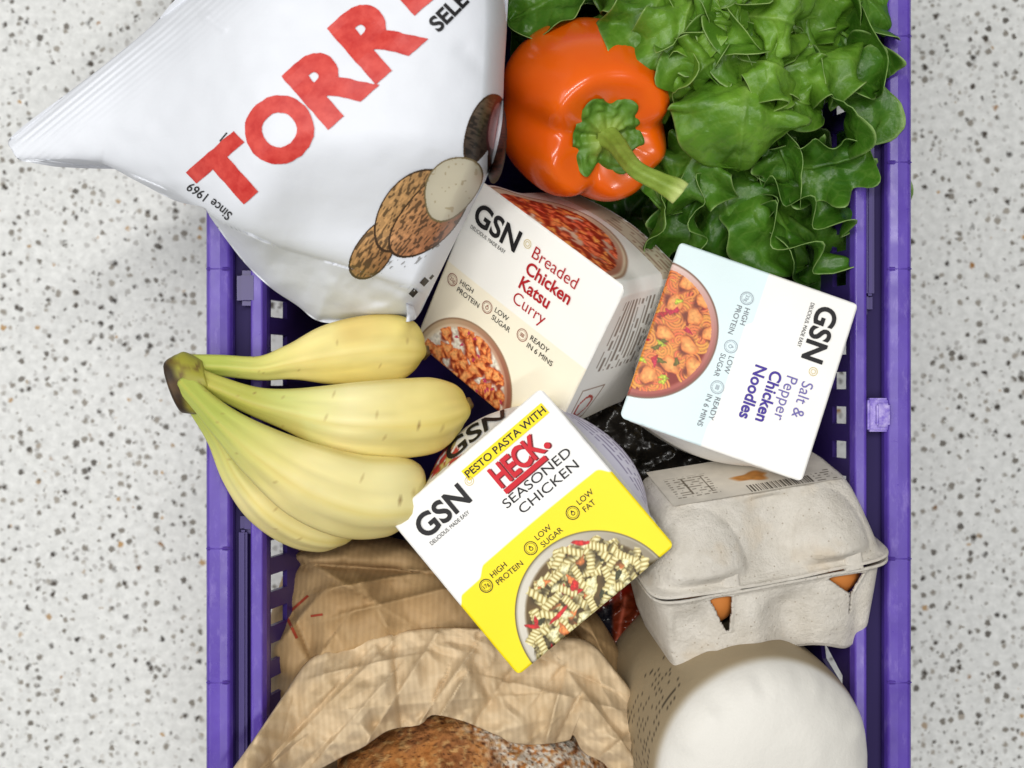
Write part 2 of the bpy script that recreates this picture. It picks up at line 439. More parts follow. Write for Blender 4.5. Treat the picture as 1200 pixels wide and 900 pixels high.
# painting of flat printed pictures, evaluated per vertex of a fine grid
class Canvas:
    def __init__(s, X, Y, base):
        s.X, s.Y = X, Y; s.c = np.zeros(X.shape + (3,)); s.c[:] = base; s.mask = np.ones(X.shape)
    def put(s, a, col): 
        a = (np.clip(a, 0, 1) * s.mask)[..., None]; s.c = s.c * (1 - a) + np.asarray(col) * a
    def blob(s, cx, cy, a, b, ang, col, edge=None, wob=.15, soft=.12, seed=0, tex=.0, alpha=1.0):
        c_, s_ = math.cos(ang), math.sin(ang)
        R = max(a, b) * 1.5
        sel = (np.abs(s.X - cx) < R) & (np.abs(s.Y - cy) < R)
        if not sel.any(): return
        x = s.X[sel] - cx; y = s.Y[sel] - cy
        xx = (x * c_ + y * s_) / a; yy = (-x * s_ + y * c_) / b
        ph = np.arctan2(yy, xx); d = np.hypot(xx, yy) * (1 + wob * np.sin(3 * ph + seed) + wob * .6 * np.sin(5 * ph + seed * 2.3))
        al = np.clip((1 - d) / soft, 0, 1) * s.mask[sel] * alpha
        col = np.asarray(col); edge = col * .6 if edge is None else np.asarray(edge)
        k = (np.clip(d, 0, 1) ** 3)[:, None]
        cc = col * (1 - k) + edge * k
        if tex: cc = cc * (1 + tex * vnoise(np.stack([x, y], 1) / (max(a, b) * .22), int(seed * 10))[:, None])
        s.c[sel] = s.c[sel] * (1 - al[:, None]) + cc * al[:, None]
    def spiral(s, cx, cy, a, b, ang, light, dark, turns, seed=0):
        c_, s_ = math.cos(ang), math.sin(ang); R = a * 1.2
        sel = (np.abs(s.X - cx) < R) & (np.abs(s.Y - cy) < R)
        if not sel.any(): return
        x = s.X[sel] - cx; y = s.Y[sel] - cy
        xx = (x * c_ + y * s_) / a; yy = (-x * s_ + y * c_) / b
        edge = 1 + .12 * np.sin(xx * turns * np.pi + seed)
        d = np.maximum(np.abs(xx), np.abs(yy) / edge)
        al = np.clip((1 - d) / .12, 0, 1) * s.mask[sel]
        st = .5 + .5 * np.sin(xx * turns * np.pi + yy * 1.6 + seed)
        sh = (st ** .45) * (1 - .45 * np.abs(yy) ** 2)
        cc = np.asarray(dark) * (1 - sh[:, None]) + np.asarray(light) * sh[:, None]
        s.c[sel] = s.c[sel] * (1 - al[:, None]) + cc * al[:, None]
    def ringb(s, cx, cy, r, wd, col, a0=0, a1=6.3):
        R = r + wd
        sel = (np.abs(s.X - cx) < R) & (np.abs(s.Y - cy) < R)
        if not sel.any(): return
        x = s.X[sel] - cx; y = s.Y[sel] - cy; d = np.abs(np.hypot(x, y) - r) / wd
        ph = np.mod(np.arctan2(y, x) - a0, 2 * np.pi)
        al = np.clip((1 - d) / .4, 0, 1) * (ph < (a1 - a0)) * s.mask[sel]
        cc = np.asarray(col) * (1 - .45 * d[:, None] ** 2)
        s.c[sel] = s.c[sel] * (1 - al[:, None]) + cc * al[:, None]

# ------------------------------------------------------------------ the floor
g = np.linspace(-4, 4, 5); X, Y = np.meshgrid(g, g)
fl = mesh('floor', np.stack([X, Y, X * 0], -1), quads(5, 5), M_floor); fl['kind'] = 'structure'

# ------------------------------------------------------------------ the shopping basket
BX, BY, HWX, HWY = 0.0265, 0.0, 0.2000, 0.295       # centre and outer half sizes of the rim
bk = empty('shopping_basket', (BX, BY, 0), 'purple plastic shopping basket with a slotted wall, filled with groceries on the terrazzo floor', 'basket')
def sweep_rect(name, prof, m, parent, lo=None):
    """profile of (inset from the rim outside, height) swept round the rectangular rim, mitred"""
    V = []; n = len(prof)
    for cx, cy in ((1, 1), (-1, 1), (-1, -1), (1, -1)):
        for i, z in prof: V.append((BX + cx * (HWX - i), BY + cy * (HWY - i), z))
    Fc = []
    for k in range(4):
        for i in range(n):
            a, b = k * n + i, k * n + (i + 1) % n; c, d = ((k + 1) % 4) * n + (i + 1) % n, ((k + 1) % 4) * n + i
            Fc.append([a, b, c, d])
    o = mesh(name, V, Fc, m, parent, None, False)
    bv = o.modifiers.new('round', 'BEVEL'); bv.width = .0016; bv.segments = 3; bv.limit_method = 'ANGLE'; bv.angle_limit = math.radians(25)
    bv.harden_normals = False
    return o
R_ = RIM
sweep_rect('rim', [(0, R_ - .030), (0, R_ - .003), (.002, R_ - .0004), (.0085, R_), (.0135, R_ - .0015), (.0148, R_ - .005), (.0148, R_ - .012), (.0125, R_ - .012), (.0125, R_ - .006), (.003, R_ - .006), (.003, R_ - .030)], M_purple, bk)
sweep_rect('channel', [(.0136, R_ - .0118), (.0262, R_ - .0118), (.0262, R_ - .015), (.0136, R_ - .015)], M_groove, bk)
sweep_rect('ledge', [(.0250, R_ - .004), (.0262, R_ - .0028), (.0318, R_ - .0032), (.0335, R_ - .008), (.0335, R_ - .018), (.0250, R_ - .018)], M_purple, bk)
# small raised seams across the rim
for side in (-1, 1):
    for v in (-150, 42, 190, 315, 655, 800, 930):
        if side < 0: v = v + (0 if v != 655 else -12)
        y = float(P(0, v, R_)[1])
        V, Fc = boxm((BX + side * (HWX - .0072), y, R_ - .0017), (.0132, .0022, .0042), .0008)
        mesh('rim_seam', V, Fc, M_purple, bk)
# slotted walls
def panel(name, p0, ex, es, length, depth, holes, th=.0028):
    """wall panel: origin p0, ex along, es down the wall, outline with openings, made solid"""
    bm = bmesh.new()
    def loop(pts):
        vs = [bm.verts.new((x, y, 0)) for x, y in pts]
        return [bm.edges.new((vs[i], vs[(i + 1) % len(vs)])) for i in range(len(vs))]
    E_ = loop([(0, 0), (length, 0), (length, depth), (0, depth)])
    for h in holes: E_ += loop(h)
    bmesh.ops.triangle_fill(bm, edges=E_, use_beauty=True)
    bmesh.ops.recalc_face_normals(bm, faces=bm.faces)
    r = bmesh.ops.extrude_face_region(bm, geom=bm.faces[:])
    bmesh.ops.translate(bm, vec=(0, 0, th), verts=[v for v in r['geom'] if isinstance(v, bmesh.types.BMVert)])
    bmesh.ops.recalc_face_normals(bm, faces=bm.faces)
    bm.verts.index_update()
    ex, es = np.array(ex), np.array(es); en = np.cross(ex, es); en /= np.linalg.norm(en)
    V = np.array([v.co[:] for v in bm.verts]); Fc = [[v.index for v in f.verts] for f in bm.faces]; bm.free()
    W = np.array(p0) + V[:, :1] * ex + V[:, 1:2] * es + V[:, 2:3] * en
    return mesh(name, W, Fc, M_purple_shaded, bk, None, False)
def square(x, y, a, b): return [(x - a, y - b), (x + a, y - b), (x + a, y + b), (x - a, y + b)]
wy0 = BY - HWY + .0335; wl = 2 * (HWY - .0335); ztop = R_ - .010; zb = .012; taper = .052
for side in (1, -1):
    xw = BX + side * (HWX - .0305)
    es = np.array([-side * taper, 0, zb - ztop]); dep = np.linalg.norm(es); es = es / dep
    holes = []
    y = .0235 if side > 0 else .0255
    k = 0
    while y < wl - .01:
        v = 450 - (wy0 + y) * F / .765
        skip = side > 0 and 690 < v < 850
        if not skip: holes.append(square(y, .0125 if side > 0 else .0235, .0050, .0085 if side > 0 else .0115))
        y += .0200; k += 1
    if side > 0:
        yy = lambda v: (450 - v) / F * .765 - wy0
        holes.append([(yy(766), .036), (yy(766), .028), (yy(793), .009), (yy(812), .009), (yy(783), .034)][::-1])
    panel('slotted_wall', (xw, wy0, ztop), (0, 1, 0), es, wl, dep, holes)
for side in (1, -1):
    y0 = BY + side * (HWY - .0305); x0 = BX - (HWX - .0335); ll = 2 * (HWX - .0335)
    es = np.array([0, -side * .04, zb - ztop]); dep = np.linalg.norm(es); es = es / dep
    panel('slotted_wall', (x0, y0, ztop), (1, 0, 0), es, ll, dep, [square(.02 + .02 * i, .0165, .0049, .0078) for i in range(int(ll / .02) - 1)])
V, Fc = boxm((BX, BY, .0085), (2 * (HWX - .0305 - taper) + .01, 2 * (HWY - .06), .007), .002); mesh('base', V, Fc, M_purple_shaded, bk)
# folded handles lying in the channel
def handle(x_out, y_end, y_far, side):
    a, b = [], []
    zz = R_ - .0075
    V1 = boxm((x_out, (y_end + y_far) / 2, zz), (.0048, abs(y_far - y_end), .009), .0014)
    V2 = boxm((x_out - side * .0072, (y_end + y_far) / 2, zz - .001), (.0030, abs(y_far - y_end) - .004, .008), .001)
    o = mesh('handle', *joinm(V1, V2), M_purple_shaded, bk, None, False)
    s_ = 1 if y_far > y_end else -1
    V3 = boxm((x_out - side * .0026, y_end - s_ * .004, zz - .0012), (.0098, .013, .008), .003)
    mesh('handle_pivot', *V3, M_purple_shaded, o, None, False)
handle(float(P(1022, 0, R_)[0]), float(P(0, 346, R_)[1]), .27, 1)
handle(float(P(283, 0, R_)[0]), float(P(0, 622, R_)[1]), -.27, -1)
# the catch on the channel beside the noodle box
c = px(1027, 486, R_ - .006)
V, Fc = joinm(boxm((c.x, c.y, c.z), (.0120, .0190, .010), .0012), boxm((c.x + .002, c.y, c.z + .003), (.0075, .0130, .010), .001))
mesh('catch', V, Fc, M_scuffed, bk, None, False)
c = px(292, 338, R_ - .008)
mesh('handle_pivot', *boxm((c.x, c.y, c.z), (.013, .020, .011), .003), M_purple_shaded, bk, None, False)

# ------------------------------------------------------------------ the big crisp bag
cb = empty('crisp_bag', px(400, 150, RIM + .01), 'big white crisp bag with red capitals and printed potatoes, overhanging the basket rim', 'crisp bag')
bag_outline = [(10, 165), (28, 147), (75, 112), (130, 70), (180, 28), (205, 0), (255, -45), (330, -110), (425, -186), (470, -188), (525, -168), (590, -140),
               (597, -60), (594, 30), (591, 80), (590, 112), (588, 150), (576, 195), (552, 245), (525, 300), (503, 345), (490, 370), (478, 377), (440, 377), (405, 379), (372, 376),
               (348, 358), (318, 338), (290, 312), (266, 282), (246, 254), (238, 243), (205, 235), (160, 212), (120, 192), (80, 186), (40, 190), (22, 187), (14, 176)]
SEAL = [(-10, 185), (10, 165), (180, 28), (430, -190)]
LOW = [(22, 187), (120, 190), (205, 226), (262, 262), (330, 291), (415, 316), (462, 333), (505, 345), (530, 330)]
BOT = [(22, 187), (80, 186), (120, 192), (205, 235), (243, 250), (290, 312), (318, 338), (372, 376), (440, 377), (490, 372)]
RIGHT = [(590, -140), (594, 30), (590, 112), (576, 195), (525, 300), (490, 370)]
bag_creases = [((240, 18), (228, -6), 2.2, 7), ((240, 18), (262, 34), 1.6, 5), ((236, 14), (205, 22), -1.2, 9), ((180, 62), (250, 92), .9, 12), ((95, 140), (170, 150), .7, 12),
               ((205, 226), (185, 205), -1.2, 9), ((330, 291), (318, 262), -.8, 12), ((415, 316), (470, 352), 1.6, 7), ((440, 330), (500, 348), -1.8, 6), ((380, 330), (430, 366), 1.2, 9),
               ((440, 352), (486, 362), -2.0, 6), ((400, 372), (470, 355), 1.5, 6), ((280, 280), (330, 330), 1.0, 10), ((250, 60), (330, 40), .8, 18), ((165, 215), (235, 215), 1.0, 9),
               ((545, 60), (588, 100), -.9, 12), ((470, 350), (430, 372), 1.2, 6)]
def bag_z(u, v):
    u = np.asarray(u, float); v = np.asarray(v, float)
    ds = seg_dist(u, v, SEAL); dl = seg_dist(u, v, LOW); db = seg_dist(u, v, BOT); dr = seg_dist(u, v, RIGHT)
    under = in_poly(u, v, LOW + [(490, 372), (440, 390), (372, 390), (290, 330), (235, 262), (205, 245), (120, 200), (22, 195)])
    H1 = .006 + .052 * sstep(120, 330, u)
    f = lambda d, D: np.sqrt(np.maximum(1 - (1 - np.clip(d / D, 0, 1)) ** 2, 0))
    dome = .036 * f(ds, 300) * f(dl, 190) * f(dr, 150)
    edge_r = f(dr, 26)
    top = H1 * f(ds, 60) * (.25 + .75 * edge_r) + dome
    low = H1 * f(ds, 60) * (db / (db + dl + 1e-6)) ** .8 * (.25 + .75 * edge_r)
    h = np.where(under, low, top)
    for a, b, am, wd in bag_creases:
        d = seg_dist(u, v, [a, b]); h = h + am * .001 * np.exp(-(d / wd) ** 2)
    # crimped seal, softer ripples inside it
    env = np.exp(-(ds / 32) ** 2) * sstep(0, 5, ds)
    h = h + env * (.0007 * np.sin(ds * .95) + .0006 * vnoise(np.stack([u, v], -1) / 26, 4))
    q = np.stack([u, v], -1)
    h = h + .0016 * fbm(q / 75, 3, 3) * sstep(0, 40, np.minimum(ds, dr)) * (1 - sstep(140, 260, ds) * .5)
    h = h + under * (.0018 * fbm(q / 34, 12, 3) + .0040 * crumple(u, v, 60, 31)) + .0020 * crumple(u, v, 120, 33) * (1 - sstep(60, 170, np.minimum(np.minimum(ds, dr), dl + 30)) * .8) + .0012 * crumple(u, v, 44, 35) * np.exp(-(ds / 70) ** 2)
    return RIM + .014 - .026 * sstep(250, 370, u) * sstep(150, 280, v) + h
def pillow(name, outline, zf, m, parent, centre, nseg=420, rings=110, under=.03, col=None, power=.7):
    """closed body: upper skin z = zf(u, v) inside an outline, lower skin hung below it"""
    o = smooth_loop(outline, nseg); c = np.array(centre, float)
    t = np.linspace(0, 1, rings) ** power
    U = c[0] + (o[None, :, 0] - c[0]) * t[:, None]; Vv = c[1] + (o[None, :, 1] - c[1]) * t[:, None]
    top = P(U, Vv, zf(U, Vv))
    t2 = np.linspace(1, 0, 14)[1:]
    zo = top[-1, :, 2]
    bot = []
    for s_ in t2:
        z = zo - under * math.sqrt(max(1 - s_ ** 2, 0))
        k = .35 + .65 * s_ if under > .03 else s_
        x = top[-1].copy(); cc = np.array([top[0, 0, 0], top[0, 0, 1], 0]); x[:, :2] = cc[:2] + (x[:, :2] - cc[:2]) * (k if s_ > 0 else 0); x[:, 2] = z
        bot.append(x)
    allv = np.concatenate([top, np.array(bot)], 0)
    Fq = quads(allv.shape[0], nseg, True)
    # rings run from the centre outward, angle order of the outline decides the facing
    ar = np.sum(o[:, 0] * np.roll(o[:, 1], -1) - o[:, 1] * np.roll(o[:, 0], -1))
    if ar < 0: Fq = Fq[:, ::-1]
    Fq = Fq[:, ::-1]
    cl = None
    if col is not None:
        ct = col(U, Vv); cbm = np.repeat(ct[-1][None], len(bot), 0); cl = np.concatenate([ct, cbm], 0)
    return mesh(name, allv, Fq, m, parent, cl)
pillow('bag_body', bag_outline, bag_z, M_film, cb, (400, 130), 620, 150, .05)
def bagmap(o, ang, lift=.0006):
    """print coordinates in photograph pixels: origin o, reading direction turned by ang (degrees, anticlockwise)"""
    c_, s_ = math.cos(math.radians(ang)), math.sin(math.radians(ang))
    def f(V):
        u = o[0] + V[:, 0] * c_ - V[:, 1] * s_; v = o[1] - (V[:, 0] * s_ + V[:, 1] * c_)
        return P(u, v, bag_z(u, v) + lift)
    return f
ink = Ink()
AN = 41.2
def along(k, off=0): return (270 + .752 * k - .659 * (off), 205 - .659 * k - .752 * off)
for ch, k, wd, cap, dy in (('T', 0, 74, 73, 0), ('O', 78, 82, 80, 2), ('R', 161, 80, 84, 6), ('R', 239, 82, 88, 11), ('E', 314, 58, 62, 29), ('S', 382, 58, 66, 30)):
    V, Fc = text2d(ch, cap, .055, 1, 'CENTER')
    V[:, 0] *= wd / (V[:, 0].max() - V[:, 0].min()); V[:, 1] -= (V[:, 1].min() + V[:, 1].max()) / 2; V[:, 1] *= cap / (V[:, 1].max() - V[:, 1].min())
    V, Fc = cutgrid(V, Fc, 7)
    V = V + .7 * np.stack([vnoise(V / 5, 2), vnoise(V / 5, 8)], 1)
    ink.add(V, Fc, M_red, bagmap(along(k, dy), AN)); ink.cut()
V, Fc = cutgrid(*text2d('SELECTA', 18, .03, 1.0), 6); ink.add(V, Fc, M_black, bagmap((514, 38), AN + 4)); ink.cut()
V, Fc = cutgrid(*text2d('Since 1969', 10.5, .012, .92), 5); V[:, 1] += .0012 * (V[:, 0] - 25) ** 2; ink.add(V, Fc, M_black, bagmap((273, 250), 180 - 38)); ink.cut()
V, Fc = cutgrid(*rect2d(0, 0, 13, 1.6), 4); ink.add(V, Fc, M_black, bagmap((258, 166), 50)); ink.cut()
for q in ((484, 349, 9, 7), (497, 336, 9, 7), (505, 328, 6, 3)):
    V, Fc = cutgrid(*rect2d(0, 0, q[2], q[3]), 3); ink.add(V, Fc, M_black, bagmap((q[0], q[1]), 48))
ink.build('lettering', cb)
# potatoes printed on the bag
u = np.linspace(398, 596, 330); v = np.linspace(98, 330, 386); U, Vv = np.meshgrid(u, v)
cv = Canvas(U, Vv, (0, 0, 0)); alpha = np.zeros(U.shape)
def tuber(cx, cy, a, b, ang, base, dark, line=(60, 42, 25), seed=0, flat=False, wob=.04):
    c_, s_ = math.cos(ang), math.sin(ang); x = U - cx; y = Vv - cy
    xx = (x * c_ + y * s_) / a; yy = (-x * s_ + y * c_) / b; ph = np.arctan2(yy, xx)
    d = np.hypot(xx, yy) * (1 + wob * np.sin(2 * ph + seed) + wob * np.sin(3 * ph + seed * 1.7)); ins = d < 1
    if flat: cc = C8(*base) * (1 - .10 * np.clip(d, 0, 1)[..., None] ** 4) + 0 * U[..., None]; cc = np.where((vnoise(np.stack([x, y], -1) / 4, seed) > .62)[..., None], C8(*dark), cc)
    else:
        k = np.clip(.30 + .55 * (yy * .7 + .3) , 0, 1)[..., None]
        cc = C8(*base) * (1 - k) + C8(*dark) * k
        st = vnoise(np.stack([(x * c_ + y * s_) / 5, (-x * s_ + y * c_) / 1.7], -1), seed + 3)
        cc = np.where((st > .28)[..., None], cc * .58, cc); cc = np.where((st < -.5)[..., None], cc * 1.15, cc)
    cc = np.where((d > 1 - 1.7 / min(a, b))[..., None], C8(*line), cc)
    cv.c[ins] = cc[ins]; alpha[ins] = 1
tuber(583, 172, 11, 44, .12, (120, 70, 50), (70, 36, 26), seed=2)
tuber(566, 150, 18, 46, .42, (104, 88, 72), (44, 36, 32), seed=4)
tuber(580, 148, 8, 36, .14, (186, 122, 120), (170, 104, 104), (90, 40, 40), seed=5, flat=True)
tuber(438, 293, 42, 21, -.95, (188, 146, 96), (128, 88, 52), seed=7)
tuber(478, 245, 58, 29, -.98, (198, 156, 104), (136, 96, 58), seed=9)
tuber(506, 250, 64, 32, -.86, (192, 146, 96), (140, 86, 60), seed=11)
tuber(530, 220, 43, 29, -.78, (214, 206, 182), (184, 170, 138), (120, 104, 70), seed=13, flat=True, wob=.06)
sh = (np.abs((U - 455) * .72 + (Vv - 322) * .69 - 0) < 1e9) & (vnoise(np.stack([(U + Vv) / 2.4, (U - Vv) / 9], -1), 5) > .35) & (alpha == 0)
for a, b in (((420, 330), (470, 305)), ((478, 312), (520, 278))):
    s2 = sh & (seg_dist(U, Vv, [a, b]) < 5); cv.c[s2] = C8(150, 150, 150); alpha[s2] = 1
Fq = quads(*U.shape)[:, ::-1]
keep = alpha.ravel()[Fq].min(1) > 0
mesh('potato_picture', P(U, Vv, bag_z(U, Vv) + .0006), Fq[keep], M_print, cb, cv.c)

# ------------------------------------------------------------------ the three ready meal boxes
LB, NB = .112, 250
def rodr(wv):
    wv = np.array(wv, float); t = np.linalg.norm(wv)
    if t < 1e-9: return np.eye(3)
    k = wv / t; K = np.array([[0, -k[2], k[1]], [k[2], 0, -k[0]], [-k[1], k[0], 0]])
    return np.eye(3) + np.sin(t) * K + (1 - np.cos(t)) * K @ K
WHITE = C8(238, 236, 231)
def food_bowl(cv, kind, rng):
    """the printed dish: X, Y run 0..1 over the face"""
    X, Y = cv.X, cv.Y; r = {'pasta': .405, 'noodle': .375, 'katsu': .350}[kind]; cx, cy = (.37 if kind == 'katsu' else .5), -.02
    d = np.hypot(X - cx, Y - cy) / r; an = np.arctan2(Y - cy, X - cx)
    if kind == 'pasta':
        cv.put((1.015 - d) / .012, C8(96, 88, 66)); cv.put((1 - d) / .012, C8(176, 168, 148) * 1.0)
        m = np.clip(.5 + .5 * np.cos(an - 2.3), 0, 1)[..., None]
        a = np.clip((.985 - d) / .02, 0, 1)[..., None]; cv.c = cv.c * (1 - a) + a * (C8(120, 108, 84) * (1 - m) + C8(214, 208, 194) * m)
        cv.mask = (d < .92 + .03 * np.sin(an * 23)).astype(float); cv.put((.90 - d) / .04, C8(96, 74, 38))
        for i in range(150):
            q = rng.uniform(0, 1) ** .5 * .86 * r; a = rng.uniform(0, np.pi)
            x, y = cx + q * np.cos(a), cy + q * np.sin(a)
            k = rng.uniform()
            if k < .56: 
                cv.blob(x + .004, y - .008, .062, .032, 0, C8(62, 50, 22), C8(50, 40, 18), 0, .5, i, alpha=.7)
                cv.spiral(x, y, rng.uniform(.045, .062), rng.uniform(.017, .022), rng.uniform(0, 3.14), C8(250, 242, 190), C8(146, 122, 54), rng.uniform(4.6, 6.6), i)
            elif k < .76: cv.blob(x, y, rng.uniform(.022, .038), rng.uniform(.018, .028), rng.uniform(0, 3), C8(238, 232, 190), C8(176, 164, 96), .2, .15, i, .16)
            elif k < .89: cv.blob(x, y, .034, .02, rng.uniform(0, 3), C8(230, 140, 76), C8(176, 84, 40), .2, .15, i, .2)
            elif k < .96: cv.blob(x, y, rng.uniform(.02, .045), .011, rng.uniform(0, 3), C8(204, 40, 40), C8(140, 20, 30), .1, .2, i, .2)
            else: cv.blob(x, y, .03, .014, rng.uniform(0, 3), C8(70, 70, 40), C8(40, 40, 24), .1, .2, i, .2)
        for (x, y, a, b, an_) in ((.35, .10, .07, .011, .1), (.66, .30, .05, .014, -.7), (.50, .16, .03, .02, .5)): cv.blob(x, y, a, b, an_, C8(214, 44, 40), C8(150, 20, 30), .1, .2, 3, .2)
    elif kind == 'noodle':
        m = np.clip(.5 + .5 * np.cos(an - .55), 0, 1)[..., None]
        cv.put((1.02 - d) / .012, C8(120, 84, 66))
        a = np.clip((1.0 - d) / .02, 0, 1)[..., None]; cv.c = cv.c * (1 - a) + a * (C8(232, 212, 204) * (1 - m) + C8(142, 66, 58) * m)
        a = np.clip((.96 - d) / .02, 0, 1)[..., None]; cv.c = cv.c * (1 - a) + a * (C8(226, 200, 190) * (1 - m) + C8(168, 84, 74) * m)
        cv.mask = (d < .91).astype(float); cv.put((.91 - d) / .04, C8(132, 36, 22))
        for i in range(120):
            q = rng.uniform(0, 1) ** .5 * .89 * r; a = rng.uniform(0, np.pi); x, y = cx + q * np.cos(a), cy + q * np.sin(a)
            if rng.uniform() < .8:
                a0 = rng.uniform(0, 6)
                for kk in range(3): cv.ringb(x, y, .020 + .016 * kk, .0082, C8(240, 140 + rng.uniform(-25, 30), 70), a0, a0 + rng.uniform(2.5, 6))
            else: cv.blob(x, y, .03, .014, rng.uniform(0, 3), C8(190, 30, 44), C8(130, 16, 26), .2, .2, i, .2)
        for i, (x, y) in enumerate(((.20, .11), (.33, .08), (.36, .20), (.52, .22), (.50, .08), (.65, .16), (.62, .28), (.74, .07), (.42, .31), (.26, .22))):
            cv.blob(x + .004, y - .008, .066, .05, i, C8(96, 30, 16), C8(96, 30, 16), .12, .35, i, alpha=.8)
            cv.blob(x, y, rng.uniform(.045, .062), rng.uniform(.038, .05), rng.uniform(0, 3), C8(244, 168, 92), C8(200, 96, 40), .10, .12, i, .13)
        for i in range(13):
            q = rng.uniform(.2, .8) * r; a = rng.uniform(0.1, 3.0)
            cv.blob(cx + q * np.cos(a), cy + q * np.sin(a), .026, .013, rng.uniform(0, 3), *((C8(196, 206, 60), C8(120, 130, 30)) if i % 3 == 0 else ((C8(110, 104, 30), C8(60, 56, 16)) if i % 3 == 1 else (C8(200, 36, 70), C8(150, 20, 40)))), .2, .2, i, .2)
    else:
        m = np.clip(.5 + .5 * np.cos(an - .2), 0, 1)[..., None]
        cv.put((1.02 - d) / .012, C8(150, 120, 92))
        a = np.clip((1.0 - d) / .02, 0, 1)[..., None]; cv.c = cv.c * (1 - a) + a * (C8(218, 198, 160) * (1 - m) + C8(150, 92, 72) * m)
        a = np.clip((.93 - d) / .03, 0, 1)[..., None]; cv.c = cv.c * (1 - a) + a * (C8(236, 222, 190) * (1 - m) + C8(190, 140, 116) * m)
        cv.mask = (d < .88).astype(float); 
        rice = vnoise(np.stack([X, Y], -1) * 95, 3)[..., None]
        a = np.clip((.88 - d) / .04, 0, 1)[..., None]; cv.c = cv.c * (1 - a) + a * (C8(232, 224, 206) + rice * .11)
        for i in range(64):
            q = rng.uniform(0, 1) ** .5 * .84 * r; a = rng.uniform(.0, np.pi); x, y = cx + q * np.cos(a), cy + q * np.sin(a)
            if x > .56 + .08 * (1 - y / .4) and rng.uniform() < .85: continue
            cv.blob(x + .003, y - .008, .05, .036, i, C8(120, 30, 16), C8(150, 50, 24), .15, .4, i, alpha=.85)
            cv.blob(x, y, rng.uniform(.030, .050), rng.uniform(.022, .036), rng.uniform(0, 3), C8(250, 172, 104), C8(212, 92, 42), .22, .12, i, .16)
        for i in range(16):
            q = rng.uniform(.3, .86) * r; a = rng.uniform(0, 2.2); cv.blob(cx + q * np.cos(a), cy + q * np.sin(a), .014, .008, i, C8(200, 60, 100), C8(160, 30, 60), .2, .3, i)
    cv.mask = np.ones(X.shape)
